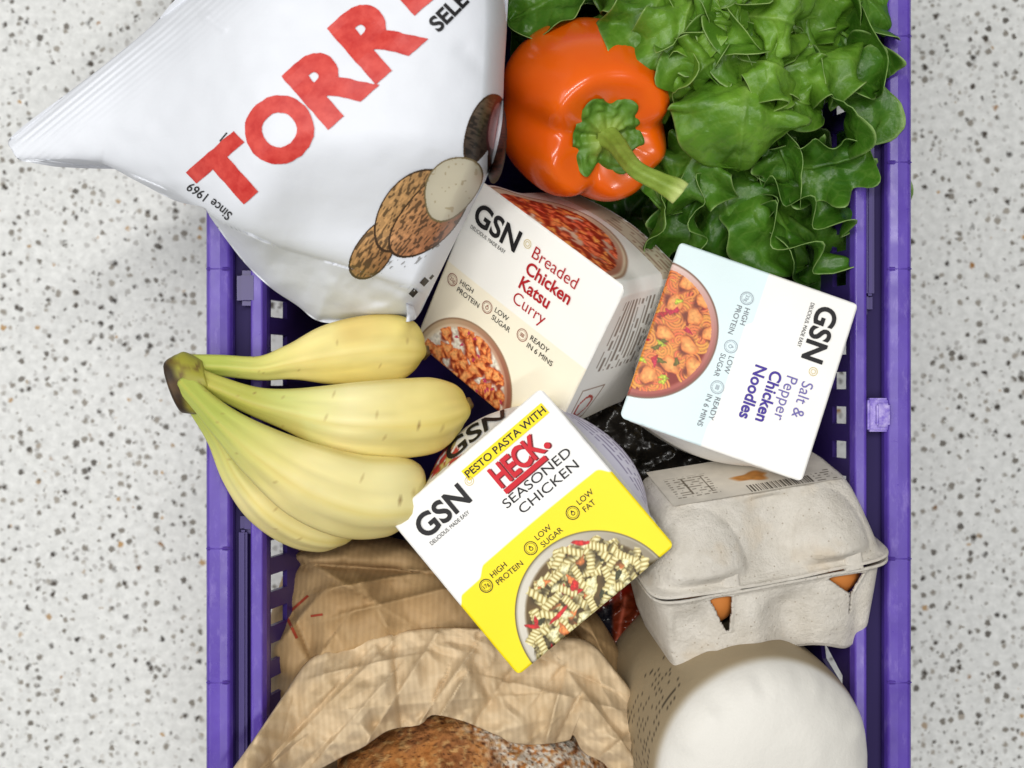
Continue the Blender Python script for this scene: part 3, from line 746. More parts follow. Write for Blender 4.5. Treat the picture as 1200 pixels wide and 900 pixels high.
def ready_box(kind, pose, t, label, top, band, H=.088, bulge=(1.18, 1.18, 1.0, 1.0), taper=.22, KS=1.0, rnd=.92):
    R = rodr(pose) if np.ndim(pose) == 1 else np.asarray(pose); t = np.array(t, float)
    base = t + R @ np.array([0, 0, -H * KS])
    th = empty('ready_meal_box', tuple(base), label, 'ready meal', 'square ready meal boxes')
    W = lambda p: np.asarray(p) * KS @ R.T + t
    h = LB / 2; rc = .0035
    g = np.linspace(-h, h, NB); X, Y = np.meshgrid(g, g)
    ax, ay = np.abs(X) - (h - rc), np.abs(Y) - (h - rc); inc = (ax > 0) & (ay > 0); dd = np.hypot(ax, ay); k = np.where(inc & (dd > rc), rc / np.maximum(dd, 1e-9), 1)
    X = np.where(inc, np.sign(X) * (h - rc + ax * k), X); Y = np.where(inc, np.sign(Y) * (h - rc + ay * k), Y)
    e = np.minimum(h - np.abs(X), h - np.abs(Y)); Z = -.0009 * np.clip(1 - e / .0014, 0, 1) ** 2 + .0006 * (1 - (X / h) ** 2) * (1 - (Y / h) ** 2)
    rng = np.random.default_rng({'pasta': 5, 'noodle': 8, 'katsu': 11}[kind])
    x, y = (X / LB + .5), (Y / LB + .5)
    cv = Canvas(x, y, top)
    edge = .478 + .040 * sstep(.155, .225, x) + .010 * np.sin(x * 3) - .035 * sstep(.045, 0, x) - .05 * sstep(.93, 1, x) ** 2
    if kind == 'noodle': edge = .505 - .035 * sstep(.28, .32, x) - .02 * sstep(.8, .9, x)
    if kind == 'katsu': edge = .525 + 0 * x
    a = np.clip((edge - y) / .006, 0, 1); cv.put(a, band)
    food_bowl(cv, kind, rng)
    cv.c = cv.c * (1 - .10 * np.clip(vnoise(np.stack([x, y], -1) * 40, 3), 0, 1) * np.clip(1 - e / .0016, 0, 1))[..., None] * (1 + .012 * fbm(np.stack([x, y], -1) * 4, 9, 2))[..., None]
    cv.c = cv.c * (1 - .04 * np.clip(1 - e / .0012, 0, 1))[..., None]
    mesh('lid_panel', W(np.stack([X, Y, Z], -1)), quads(NB, NB), M_card, th, cv.c)
    # curved sides: square at the lid, round lower down
    n, m = 64, 44
    names = ((0, 1), (1, 0), (0, -1), (-1, 0))
    tt = np.linspace(0, 1, m)
    def side_pt(ei, s, d, lift=0.0):
        """edge ei (0 top of the print, 1 right, 2 bottom, 3 left), s along it 0..1, d down the side 0..1"""
        s = np.asarray(s, float); d = np.asarray(d, float)
        q = (s * 2 - 1)
        sx, sy = [(q * h, h + 0 * q), (h + 0 * q, -q * h), (-q * h, -h + 0 * q), (-h + 0 * q, q * h)][ei]
        rr = np.hypot(sx, sy); ang = np.arctan2(sy, sx)
        lim = h - .0012; scale = np.where(rr > lim * 1.37, lim * 1.37 / rr, 1)   # slightly blunt corners
        sx, sy = sx * scale, sy * scale
        wt = sstep(0, .42, d) * rnd; kx = sstep(0, 1, .5 + .5 * np.cos(ang)); ky = sstep(0, 1, .5 + .5 * np.sin(ang)); tp = 1 - taper * sstep(.35, 1.0, d)
        Rx = h * (bulge[3] * (1 - kx) + bulge[1] * kx) * tp + lift; Ry = h * (bulge[2] * (1 - ky) + bulge[0] * ky) * tp + lift
        bx, by = Rx * np.cos(ang), Ry * np.sin(ang)
        nx, ny = names[ei]
        return W(np.stack([sx * (1 - wt) + bx * wt + nx * lift, sy * (1 - wt) + by * wt + ny * lift, -.0009 - d * (H - .001)], -1))
    for ei in range(4):
        S, D = np.meshgrid(np.linspace(0, 1, 120), np.linspace(0, 1, 70))
        sc2 = Canvas(S, D, np.asarray(top) * .99)
        if kind == 'pasta':
            if ei == 0:
                sc2.put((D - (.40 - .36 * (1 - sstep(.0, .50, S)))) / .02, C8(240, 214, 40))
                for i in range(90):
                    xx = rng.uniform(0, .45); yy = rng.uniform(.03, .5)
                    if yy > .42 - xx: sc2.blob(xx, yy, .05, .03, rng.uniform(0, 3), *((C8(196, 70, 60), C8(140, 40, 40)) if i % 3 else (C8(206, 190, 120), C8(130, 110, 50))), .2, .2, i)
            if ei == 1:
                rr = np.maximum(np.abs(S - .47) / .36, np.abs(D - .33) / .25); sc2.put(((np.abs(rr - 1) < .025)).astype(float), C8(90, 92, 104)); sc2.put((rr < .96).astype(float), C8(222, 220, 236))
                ln = (np.abs(np.mod(D, .045) / .045 - .5) < .2) & (vnoise(np.stack([S * 60, np.floor(D / .045) * 7.3], -1), 4) > -.35) & (rr < .86) & (D > .2); sc2.put(ln.astype(float) * .7, C8(96, 84, 130))
                sc2.put((D - .72) / .02, C8(236, 200, 60))
                sc2.put(((S > .86) & (np.mod(S, .02) < .01) & (D < .5)).astype(float) * .6, C8(60, 60, 70))
        if kind == 'katsu':
            if ei == 0:
                sc2.put((.985 - D) / .01 * (D > .72), C8(214, 200, 176))
                bb = np.hypot((S - .50) / .42, (D - .02) / .60)
                sc2.put((1.03 - bb) / .02, C8(160, 120, 96)); sc2.put((1 - bb) / .03, C8(222, 206, 180)); 
                mm = np.clip(S * 1.6 - .7, 0, 1); sc2.put(np.clip((.96 - bb) / .03, 0, 1) * mm, C8(150, 76, 58))
                sc2.mask = (bb < .86).astype(float)
                for i in range(160):
                    xx, yy = rng.uniform(.1, .9), rng.uniform(0, .56)
                    sc2.blob(xx + .005, yy + .02, .05, .05, i, C8(130, 30, 20), C8(150, 50, 30), .2, .3, i, alpha=.8)
                    sc2.blob(xx, yy, rng.uniform(.02, .04), rng.uniform(.03, .05), rng.uniform(0, 3), C8(240, 150 + rng.uniform(-40, 20), 84), C8(196, 70, 36), .25, .2, i, .2)
                sc2.mask = np.ones(S.shape)
                ln = (np.abs(np.mod(D, .05) / .05 - .5) < .22) & (vnoise(np.stack([S * 46, np.floor(D / .05) * 5.1], -1), 9) > -.2) & (D > .70) & (S > .45) & (S < .95); sc2.put(ln.astype(float) * .7, C8(150, 112, 90))
            if ei == 1:
                ln = (np.abs(np.mod(D, .052) / .052 - .5) < .22) & (vnoise(np.stack([S * 40, np.floor(D / .052) * 5.1], -1), 6) > -.45) & (D > .12) & (D < .62) & (S > .10) & (S < .52); sc2.put(ln.astype(float) * .75, C8(110, 92, 80))
                rr = np.maximum(np.abs(S - .76) / .13, np.abs(D - .24) / .14); sc2.put((np.abs(rr - 1) < .06).astype(float), C8(150, 120, 100))
                r2 = np.hypot((S - .76) / .07, (D - .24) / .09); sc2.put((np.abs(r2 - 1) < .14).astype(float), C8(190, 80, 70))
        if kind == 'noodle' and ei == 2:
            sc2.c[:] = C8(196, 192, 184)
            ln = (np.abs(np.mod(S, .045) / .045 - .5) < .25) & (vnoise(np.stack([D * 40, np.floor(S / .045) * 5.1], -1), 6) > -.1) & (D > .05) & (S > .15); sc2.put(ln.astype(float) * .8, C8(80, 78, 76))
        o = mesh('sleeve_side', side_pt(ei, S, D), quads(*S.shape), M_card, th, sc2.c)
    # bottom
    ring = np.concatenate([side_pt(ei, np.linspace(0, 1, 24, endpoint=False), np.ones(24)) for ei in range(4)])
    mesh('base_panel', ring, [list(range(len(ring)))], M_card, th, np.tile(np.asarray(top), (len(ring), 1)), False)
    ink = Ink()
    mp = lambda V: W(np.concatenate([(V - .5) * LB, np.full((len(V), 1), .0010)], 1))
    def put(body, xy, cap, m, bold=0., xs=1., align='LEFT', sp=1.0, rot=0):
        ink.add(*shift(text2d(body, cap, bold, xs, align, sp), xy[0], xy[1], rot), m, mp)
    return th, ink, put, mp, side_pt
def logo(ink, put, mp, x, y, cap=.098, k=1):
    V, Fc = text2d('GSN', cap, .026, 1, 'LEFT', 1.02); V[:, 0] *= .305 / V[:, 0].max(); ink.add(*shift((V, Fc), x, y), M_black, mp); ink.cut()
    V, Fc = text2d('DELICIOUS. MADE EASY', .0195, .0, 1.0); V[:, 0] *= .25 / V[:, 0].max(); ink.add(*shift((V, Fc), x + .005, y - .042), M_black, mp); ink.cut()
    for r0, r1 in ((.020, .0235), (.010, .0130)): ink.add(*ring2d(x + .355, y + .080, r0, r1), M_gold, mp)
    ink.cut()
def icon(ink, put, mp, x, y, l1, l2, mi_, mt_, sym, r=.034):
    ink.add(*ring2d(x, y, r - .004, r), mi_, mp); ink.add(*ring2d(x, y, r - .0105, r - .0090), mi_, mp)
    if sym == 'drop': ink.add(*ring2d(x, y - .003, .007, .0105, 12), mi_, mp); ink.add(np.array([(x - .006, y + .006), (x + .006, y + .006), (x, y + .016)]), [[0, 1, 2]], mi_, mp)
    elif sym == 'box':
        for k in (-.007, .0, .007): ink.add(*rect2d(x - .013, y + k - .002, x + .013, y + k + .002), mi_, mp)
    else: put(sym, (x, y - .008), .018, mi_, .004, 1, 'CENTER')
    ink.cut()
    put(l1, (x + .050, y + .007), .0275, mt_, .0, 1.02); put(l2, (x + .050, y - .038), .0275, mt_, .0, 1.02); ink.cut()

# the pesto box, on top of the pile
th, ink, put, mp, sp = ready_box('pasta', [-.0452, -.1281, .7056], [.0094, -.0802, .2600], 'yellow and white ready meal box picturing pesto pasta, topmost of the pile', C8(242, 241, 238), C8(250, 226, 14), KS=.99, bulge=(1.27, 1.20, 1.0, 1.0))
logo(ink, put, mp, .08, .800, .108)
V, Fc = rect2d(.435, .892, .960, .950); ink.add(V, Fc, M_yellow, lambda V: W_lift(V)) if False else None
ink.add(*rect2d(.435, .880, .955, .942), M_yellow, mp); ink.cut()
mp2 = lambda V, mp=mp: mp(V) + np.array([0, 0, .0003])
ink.add(*shift(text2d('PESTO PASTA WITH', .036, .012, 1.08, 'CENTER'), .695, .893), M_black, mp2); ink.cut()
for dx, m, f in ((.006, M_heck_dark, mp), (0, M_heck, mp2)):
    V, Fc = text2d('HECK', .106, .030, .74, 'CENTER', .95); ink.add(*shift((V, Fc), .680 + dx, .752 - dx), m, f)
    ink.add(*rect2d(.535 + dx, .712 - dx, .800 + dx, .738 - dx), m, f)
    V, Fc = ring2d(.842 + dx, .765 - dx, .0001, .016, 16); ink.add(V, Fc, m, f)
ink.cut()
put('SEASONED', (.700, .655), .046, M_black, 0.0, 1.28, 'CENTER'); ink.cut(); put('CHICKEN', (.715, .585), .046, M_black, 0.0, 1.28, 'CENTER'); ink.cut()
for x, a, b, s_ in ((.165, 'HIGH', 'PROTEIN', '17g'), (.455, 'LOW', 'SUGAR', 'drop'), (.725, 'LOW', 'FAT', 'drop')): icon(ink, put, mp, x, .435, a, b, M_black if False else M_brownink if False else M_black, M_black, s_)
ink.add(*shift(cutgrid(*text2d('GSN', .19, .02, .85, 'CENTER'), .03), 0, 0), M_black, lambda V: sp(0, .58 + V[:, 0] * .8, .10 + V[:, 1], .0006)); ink.cut()
ink.build('lettering', th)

# the katsu box, standing on edge beside the crisp bag
th, ink, put, mp, sp = ready_box('katsu', [.3781, -.5944, -.5366], [.0003, .0382, .2287], 'cream katsu curry ready meal box tilted between crisp bag and orange pepper', C8(246, 244, 238), C8(246, 238, 216), .078, (1.06, 1.05, 1.0, 1.0), .10, 1.0, .40)
logo(ink, put, mp, .06, .800, .108)
for i, (b, m, bo) in enumerate((('Breaded', M_crimson, -.004), ('Chicken', M_crimson, .022), ('Katsu', M_crimson, .022), ('Curry', M_crimson, -.004))):
    put(b, (.465, .835 - .088 * i), .064, m, bo, .98); ink.cut()
for x, a, b, s_ in ((.085, 'HIGH', 'PROTEIN', '22g'), (.345, 'LOW', 'SUGAR', 'drop'), (.600, 'READY', 'IN 6 MINS', 'box')): icon(ink, put, mp, x, .455, a, b, M_brownink, M_black, s_)
ink.build('lettering', th)

# the noodle box, lying face up by the slotted wall
Rn = rodr([-.16, .03, 0]) @ rodr([0, 0, -1.9138])
th, ink, put, mp, sp = ready_box('noodle', Rn, [.1267, .0133, .2430], 'pale blue and white chicken noodle ready meal box lying on the egg carton', C8(245, 243, 238), C8(221, 238, 240), .080, (1.0, 1.03, 1.03, 1.0), .20, .945, .60)
logo(ink, put, mp, .075, .800, .108)
for i, (b, m, bo) in enumerate((('Salt &', M_blueink, -.002), ('Pepper', M_blueink, -.002), ('Chicken', M_navy, .024), ('Noodles', M_navy, .024))):
    put(b, (.495, .842 - .086 * i), .060, m, bo, .98); ink.cut()
for x, a, b, s_ in ((.175, 'HIGH', 'PROTEIN', '23g'), (.450, 'LOW', 'SUGAR', 'drop'), (.680, 'READY', 'IN 6 MINS', 'box')): icon(ink, put, mp, x, .430, a, b, M_lightgrey, M_grey, s_, .036)
ink.build('lettering', th)

# ------------------------------------------------------------------ the bananas
bb = empty('banana_bunch', px(230, 450, RIM + .02), 'bunch of four pale yellow bananas with green stalks, its brown crown over the basket rim', 'bananas')
def banana(ctrl, seed):
    c = smooth_loop([(u, v, z, r) for u, v, z, r in ctrl], 120, False)
    pts = P(c[:, 0], c[:, 1], c[:, 2]); rad = c[:, 3] * (1 + .07 * sstep(18, 30, c[:, 3])) * (HC - c[:, 2]) / F
    # rounded blunt tip
    s = np.linspace(0, 1, 120); pf = np.where(s > .84, np.sqrt(np.maximum(1 - (np.clip((s - .84) / .135, 0, 1)) ** 2.2, 0)), 1); rad = np.maximum(rad * pf, np.where(s < .992, .0042, .0018))
    rows = tube(pts, rad, 40, 5, .075)
    nr = rows.shape[0]; ph = np.linspace(0, 2 * np.pi, 40, endpoint=False)
    S = s[:, None] + 0 * ph
    n = fbm(rows * 70, seed, 3); n2 = vnoise(rows * 22, seed + 4)
    yel = C8(226, 208, 126) + .03 * n[..., None]; pale = C8(238, 229, 172); grn = C8(168, 180, 78)
    k = np.clip(.5 + .6 * n2, 0, 1)[..., None]
    col = yel * (1 - k) + pale * k
    g_ = np.clip(1 - (S - .17) / .34 + .22 * n2, 0, 1)[..., None] * .9
    col = col * (1 - g_) + grn * g_
    rid = np.clip(np.cos(5 * ph + .6), 0, 1)[None, :, None] ** 14 * .30
    col = col * (1 - rid) + C8(178, 150, 50) * rid
    gold = np.clip((S - .80) / .2, 0, 1)[..., None] * .35; col = col * (1 - gold) + C8(206, 176, 60) * gold
    q = np.stack([S * 22 + seed, np.broadcast_to(ph * 2.1, S.shape)], -1); f1, _, val = worley(q, seed)
    sp_ = ((f1 < .03 + .07 * val) & (val > .975))[..., None] * .6; col = col * (1 - sp_) + C8(104, 72, 36) * sp_
    stq = vnoise(np.stack([S * 9 + seed, np.broadcast_to(ph * 9, S.shape)], -1), seed + 2)[..., None]; col = col * (1 + .035 * stq)
    f2, _, v2 = worley(np.stack([S * 60 + seed, np.broadcast_to(ph * 5.5, S.shape)], -1), seed + 1); sp_ = ((f2 < .16) & (v2 > .95))[..., None] * .30; col = col * (1 - sp_) + C8(128, 92, 44) * sp_
    br = np.clip(vnoise(rows * 34, seed + 8) - .42, 0, 1)[..., None] * .9; col = col * (1 - br) + C8(190, 150, 70) * br
    tip = np.clip((S - .90) / .05, 0, 1)[..., None] * .5; col = col * (1 - tip) + C8(176, 176, 76) * tip; tip = np.clip((S - .962 + .01 * n) / .02, 0, 1)[..., None] * .9; col = col * (1 - tip) + C8(62, 48, 30) * tip
    return tube_mesh('banana', rows, M_peel, bb, col)
Z = RIM
banana([(222, 428, Z + .018, 13), (258, 428, Z + .018, 12.5), (305, 431, Z + .016, 14), (340, 424, Z + .014, 20), (385, 415, Z + .008, 32), (430, 409, Z + .002, 36.5), (465, 408, Z - .004, 36), (488, 411, Z - .010, 34), (500, 414, Z - .016, 30)], 3)
banana([(224, 440, Z + .022, 13), (258, 454, Z + .026, 13), (300, 470, Z + .026, 17), (345, 480, Z + .024, 25), (395, 488, Z + .020, 37), (445, 489, Z + .014, 42), (492, 486, Z + .006, 42), (522, 480, Z - .002, 37), (540, 476, Z - .010, 33), (551, 473, Z - .016, 27)], 8)
banana([(218, 448, Z + .026, 13), (238, 470, Z + .032, 14), (268, 498, Z + .034, 20), (310, 530, Z + .034, 30), (360, 560, Z + .028, 42), (410, 577, Z + .018, 47), (450, 578, Z + .006, 46), (478, 575, Z - .012, 40), (498, 570, Z - .022, 30)], 13)
banana([(214, 450, Z + .016, 12), (234, 478, Z + .018, 12), (258, 512, Z + .016, 15), (282, 552, Z + .010, 22), (316, 585, Z + .000, 30), (356, 606, Z - .010, 34), (394, 612, Z - .020, 32), (424, 612, Z - .030, 24)], 21)
c = smooth_loop([(200, 456, Z + .018, 27), (206, 454, Z + .019, 34), (217, 451, Z + .021, 38), (230, 448, Z + .022, 36), (246, 446, Z + .022, 24)], 40, False)
pts = P(c[:, 0], c[:, 1], c[:, 2]); rad = c[:, 3] * (HC - c[:, 2]) / F
dirn = np.array([.36, -1.0]) / np.hypot(.36, 1)
rows = []
for i in range(40):
    a = np.linspace(0, 2 * np.pi, 30, endpoint=False)
    wob = 1 + .16 * vnoise(np.stack([np.cos(a) * 1.6, np.sin(a) * 1.6, 0 * a + i * .12], 1), 5)
    k = math.sqrt(max(1 - (1 - min(i / 4, 1)) ** 2, .05))
    rows.append(pts[i] + np.outer(np.cos(a) * rad[i] * .98 * wob * k, [dirn[0], dirn[1], 0]) + np.outer(np.sin(a) * .0095 * wob * k, [0, 0, 1]))
rows = np.array(rows)
sx = np.linspace(0, 1, 40)[:, None] + .12 * vnoise(rows * 160, 2)
g_ = np.clip((sx - .20) / .30, 0, 1)[..., None]; col = C8(50, 36, 22) * (1 - g_) + C8(150, 146, 52) * g_
k = np.clip(1.6 * fbm(rows * 240, 6, 3) - .1, 0, 1)[..., None]; col = col * (1 - k * .7) + C8(90, 64, 32) * k * .7
tube_mesh('crown', rows, M_peel, bb, col)

# ------------------------------------------------------------------ the pepper
pc = px(687, 138, .222)
pep = empty('bell_pepper', (pc.x, pc.y, pc.z - .045), 'glossy orange bell pepper with a green stalk, between the crisp bag and the lettuce', 'pepper')
A = np.array([.27, -.46, .84]); A /= np.linalg.norm(A)
E1 = np.array([1., 0, 0]); E1 -= A * (E1 @ A); E1 /= np.linalg.norm(E1); E2 = np.cross(A, E1)
def pepper_pt(ph, th, lift=0.0):
    ph, th = np.broadcast_arrays(np.asarray(ph, float), np.asarray(th, float))
    gv = 0
    for a, am, wd in ((172, 1.0, .30), (258, .85, .26), (2, 1.0, .28), (92, .22, .35), (320, .35, .22)):
        d = np.mod(th - math.radians(a) + np.pi, 2 * np.pi) - np.pi; gv = gv + am * np.exp(-(d / wd) ** 2)
    rho = np.abs(np.sin(ph)) ** .62
    z = np.sign(np.cos(ph)) * np.abs(np.cos(ph)) ** .80
    big = 1 + .10 * np.clip(np.sin(th + .25), 0, 1) * (1 - .35 * z)        # the large lobe away from the camera side
    wgt = .5 + .5 * sstep(-.5, .7, z)
    r = .0485 * rho * big * (1 - .16 * gv * wgt) * (1 - .07 * z)
    hgt = .046 * z - .0045 * gv * sstep(.0, .9, z) - .013 * np.exp(-(ph / .42) ** 2) + .004 * np.exp(-((ph - .75) / .28) ** 2) * (1 - gv)
    r = r + .0006 * vnoise(np.stack([np.cos(th) * 2, np.sin(th) * 2, ph * 1.6], -1), 3)
    hgt = hgt + lift; 
    return np.array(pc) + r[..., None] * (np.cos(th)[..., None] * E1 + np.sin(th)[..., None] * E2) + hgt[..., None] * A
TH, PH = np.meshgrid(np.linspace(0, 2 * np.pi, 160, endpoint=False), np.linspace(.02, np.pi - .02, 120))
V = pepper_pt(PH, TH)
n1 = fbm(V * 40, 3, 3)[..., None]
col = C8(234, 98, 8) + n1 * np.array([.012, .022, .004]); k = np.clip(sstep(2.0, 3.0, PH), 0, 1)[..., None]; col = col * (1 - .25 * k) + C8(206, 60, 14) * .25 * k
Fq = quads(*V.shape[:2], True)
mesh('body', V, np.concatenate([Fq]), M_pepper, pep, col)
# calyx: six cornered, following the shoulder
TH, QQ = np.meshgrid(np.linspace(0, 2 * np.pi, 96, endpoint=False), np.linspace(0.02, 1, 22))
star = 1 + .13 * np.cos(6 * TH + .5) + .06 * np.cos(3 * TH)
V = pepper_pt(QQ * .315 * star, TH, 0)
lift = .0022 * (1 - QQ ** 6) + .0018 * sstep(.75, 1, QQ) * np.cos(6 * TH + .5) + .0030 * np.exp(-(QQ / .35) ** 2) + .0013 * np.cos(13 * TH + 2 * QQ) * QQ + .0010 * vnoise(np.stack([np.cos(TH) * QQ * 7, np.sin(TH) * QQ * 7], -1), 4)
V = V + lift[..., None] * A
col = C8(84, 128, 34) + .05 * vnoise(np.stack([np.cos(TH) * QQ * 9, np.sin(TH) * QQ * 9], -1), 6)[..., None] + 0 * V; kk = (.5 + .5 * np.cos(12 * TH + .3))[..., None] * QQ[..., None]; col = col * (1 - .4 * kk) + C8(58, 100, 24) * .4 * kk; kk = np.exp(-(QQ / .4) ** 2)[..., None]; col = col * (1 - kk) + C8(142, 164, 66) * kk
cal = mesh('calyx', V, quads(*V.shape[:2], True), M_stem, pep, col)
s0 = np.array(pc) + A * .0335
tipw = px(797, 227, .292)
c = smooth_loop([tuple(s0) + (.0068,), tuple(s0 + A * .010 + np.array([.003, -.002, 0])) + (.0052,), tuple(np.array(px(745, 198, .284))) + (.0045,), tuple(np.array(px(772, 213, .290))) + (.0048,), tuple(np.array(px(790, 222, .292))) + (.0060,), tuple(np.array(tipw)) + (.0062,)], 60, False)
rows = tube(c[:, :3], c[:, 3], 28, 5, .10)
S = np.linspace(0, 1, 60)[:, None] + np.zeros((1, 28)); n1 = vnoise(rows * np.array([300, 300, 120]), 3)[..., None]
col = C8(128, 152, 56) + n1 * .05; k = sstep(.86, 1, S)[..., None]; col = col * (1 - k) + C8(186, 200, 120) * k
tube_mesh('stalk', rows, M_stem, pep, col)

# ------------------------------------------------------------------ the egg carton
Rc = np.array([[.977, -.19, -.093], [.145, .284, .948], [-.154, -.94, .306]]); u_, _s, v_ = np.linalg.svd(Rc); Rc = u_ @ v_
tc_ = np.array([.1428, -.0991, .1677]); KC = .945; CW = lambda p: KC * (np.asarray(p) @ Rc.T + tc_) + (1 - KC) * np.array([0, 0, HC])   # a little nearer, on the rim
ec = empty('egg_carton', tuple(CW([0, 0, -.054])), 'beige moulded pulp egg carton leaning on its side, brown eggs showing through two slots', 'egg carton')
def rsec(a, b, n, ph):
    c, s_ = np.cos(ph), np.sin(ph); e = 2 / n
    return a * np.sign(c) * np.abs(c) ** e, b * np.sign(s_) * np.abs(s_) ** e
def shell(secs, nz, nph=360):
    """loft through (z, a, b, exponent)"""
    S = np.array(secs, float); L = np.concatenate([[0], np.cumsum(np.hypot(np.diff(S[:, 0]), np.diff(S[:, 1])))]); q = np.linspace(0, L[-1], nz)
    z, a, b, n = [np.interp(q, L, S[:, k]) for k in range(4)]
    # even spacing along the perimeter
    d = np.linspace(0, 2 * np.pi, 20000); x, y = rsec(.06, .045, 7.5, d); l = np.concatenate([[0], np.cumsum(np.hypot(np.diff(x), np.diff(y)))]); ph = np.interp(np.linspace(0, l[-1], nph, endpoint=False), l, d)
    X = np.zeros((nz, nph)); Y = X * 0; Zz = X * 0
    for i in range(nz): X[i], Y[i] = rsec(a[i], b[i], n[i], ph); Zz[i] = z[i]
    return X, Y, Zz, ph
gs = lambda x, c, w: np.exp(-((x - c) / w) ** 2)
# lid
X, Y, Zz, ph = shell([(.0011, .0742, .0532, 8.5), (.0026, .0742, .0532, 8.5), (.0034, .0720, .0512, 8.5), (.0046, .0695, .0490, 8.5), (.014, .0672, .0462, 7.5), (.028, .0632, .0408, 6.5), (.038, .0596, .0352, 6.5), (.0436, .0565, .0320, 6), (.0464, .0530, .0290, 6), (.0466, .020, .012, 4), (.0466, .0005, .0005, 2)], 150)
front = sstep(-.2, -.75, np.sin(ph))[None, :] + 0 * X
hh = sstep(.003, .014, Zz) * (1 - sstep(.042, .0466, Zz))
dome = np.maximum(1 - ((X + .041) / .0255) ** 2 - ((Zz - .008) / .036) ** 2, 0) ** .75; dome2 = np.maximum(1 - ((X - .036) / .0235) ** 2 - ((Zz - .008) / .036) ** 2, 0) ** .75
dis = front * hh * (.0100 * (dome + dome2) - .0060 * gs(X, .003, .017))
Y = Y - dis
Y = Y - front * .0012 * vnoise(np.stack([X * 60, Zz * 60], -1), 2)
Zz = Zz + .0006 * vnoise(np.stack([X * 45, Y * 45], -1), 6) * (Zz < .003) - .0016 * front * gs(X, .0, .03) * (Zz < .004)
V = CW(np.stack([X, Y, Zz], -1))
lid = mesh('lid', V, quads(*X.shape, True), M_pulp, ec)
# tray, with the two slots below the rim and a folded-in notch beside each
X, Y, Zz, ph = shell([(-.0008, .0738, .0528, 8.5), (-.0024, .0738, .0528, 8.5), (-.0032, .0712, .0506, 8.5), (-.006, .0688, .0492, 8.5), (-.020, .0668, .0482, 8.5), (-.040, .0630, .0466, 8.5), (-.0515, .0590, .0452, 8.5), (-.054, .0560, .0430, 8.5), (-.0542, .02, .02, 4), (-.0542, .0004, .0004, 2)], 190, 520)
front = sstep(-.2, -.75, np.sin(ph))[None, :] + 0 * X
low = sstep(-.004, -.02, Zz); Zz = np.where(Zz < -.02, -.02 + (Zz + .02) * 1.22, Zz)
arch = .011 * front * gs(X, .024, .020) * sstep(-.034, -.060, Zz)
dis = front * low * (-.0070 * gs(X, .008, .013) + .0030 * gs(X, -.014, .010) - .0030 * sstep(-.036, -.042, X) * sstep(-.064, -.058, X) + .002 * gs(X, .030, .012) - .0035 * gs(X, .052, .006))
Y = Y - dis; Zz = Zz + arch
Y = Y - front * .0013 * vnoise(np.stack([X * 55, Zz * 55], -1), 12)
# apertures
def slot(X, Zz, x0, hw, dep, lean=0, rag=.0007):
    zz = np.clip(-(Zz + .0052) / dep, 0, 1); c = x0 + lean * zz
    return (np.abs(X - c) < hw * (1 - zz * .86) + rag * vnoise(np.stack([Zz * 700, X * 200], -1), 3)) & (Zz < -.0052) & (Zz > -.0052 - dep)
cut = (slot(X, Zz, -.0335, .0070, .0230, .0035) | slot(X, Zz, .0430, .0115, .0130, .004) | slot(X, Zz, .0475, .0016, .026, -.001)) & (front > .5)
roll = np.zeros_like(X)
for x0, hw, dep, lean in ((-.0335, .0070, .0230, .0035), (.0430, .0115, .0130, .004)):
    zz = np.clip(-(Zz + .0052) / dep, 0, 1); d = np.abs(np.abs(X - x0 - lean * zz) - hw * (1 - zz * .86)); roll += np.exp(-(d / .0018) ** 2) * (Zz < -.004) * (Zz > -.0055 - dep)
Y = Y - front * .0012 * np.clip(roll, 0, 1)
Fq = quads(*X.shape, True)[:, ::-1]; keep = cut.ravel()[Fq].sum(1) < 2
tray = mesh('tray', CW(np.stack([X, Y, Zz], -1)), Fq[keep], M_pulp, ec)
so = tray.modifiers.new('thickness', 'SOLIDIFY'); so.thickness = .0016; so.offset = -1
# closing tabs in the rim above the slots
for x0 in (-.0275, .0475):
    a = np.linspace(-1, 1, 30); b = np.linspace(0, 1, 16); A_, B_ = np.meshgrid(a, b)
    r = (1 - np.abs(A_) ** 5 * .35)
    bl = np.sqrt(np.maximum(1 - np.maximum(np.abs(A_), np.abs(B_ * 2 - 1)) ** 6, 0))
    V = CW(np.stack([x0 + A_ * .0060 * (1 - .12 * B_), -.0500 - .0034 * bl + .0022 * B_, -.0020 + .0118 * B_], -1))
    mesh('closing_tab', V, quads(16, 30), M_pulp, ec)
# printed paper on the lid
x = np.linspace(-.052, .052, 240); y = np.linspace(-.028, .028, 120); X, Y = np.meshgrid(x, y)
cv = Canvas(X, Y, C8(216, 209, 196)); cv.c = cv.c * (1 + .05 * fbm(np.stack([X, Y], -1) * 90, 3, 3)[..., None])
bar = np.zeros(X.shape); rng = np.random.default_rng(4); xx = -.004
while xx < .034:
    wd = rng.choice([.0004, .0007, .0011]); bar = np.maximum(bar, ((X > xx) & (X < xx + wd)) * 1.0); xx += wd + rng.choice([.0005, .0008])
cv.put(bar * ((Y > -.0265) & (Y < -.016)) * .8, C8(62, 54, 44))
ln = (np.abs(np.mod(Y, .0034) / .0034 - .5) < .2) & (vnoise(np.stack([X * 620, np.floor(Y / .0034) * 3.1], -1), 4) > -.1)
cv.put(ln * ((X > .037) & (X < .049) & (Y < -.010)) * .6, C8(70, 62, 52)); cv.put(ln * ((X < -.020) & (X > -.046) & (Y > -.020) & (Y < .012)) * .55, C8(86, 76, 62))
cv.put(((np.abs(X + .036) < .0006) | (np.abs(X + .024) < .0005)) * (np.abs(Y + .004) < .012) * .7, C8(80, 70, 56))
cv.blob(.004, -.004, .012, .007, .1, C8(196, 138, 72), C8(160, 100, 46), .2, .3, 2, .1)
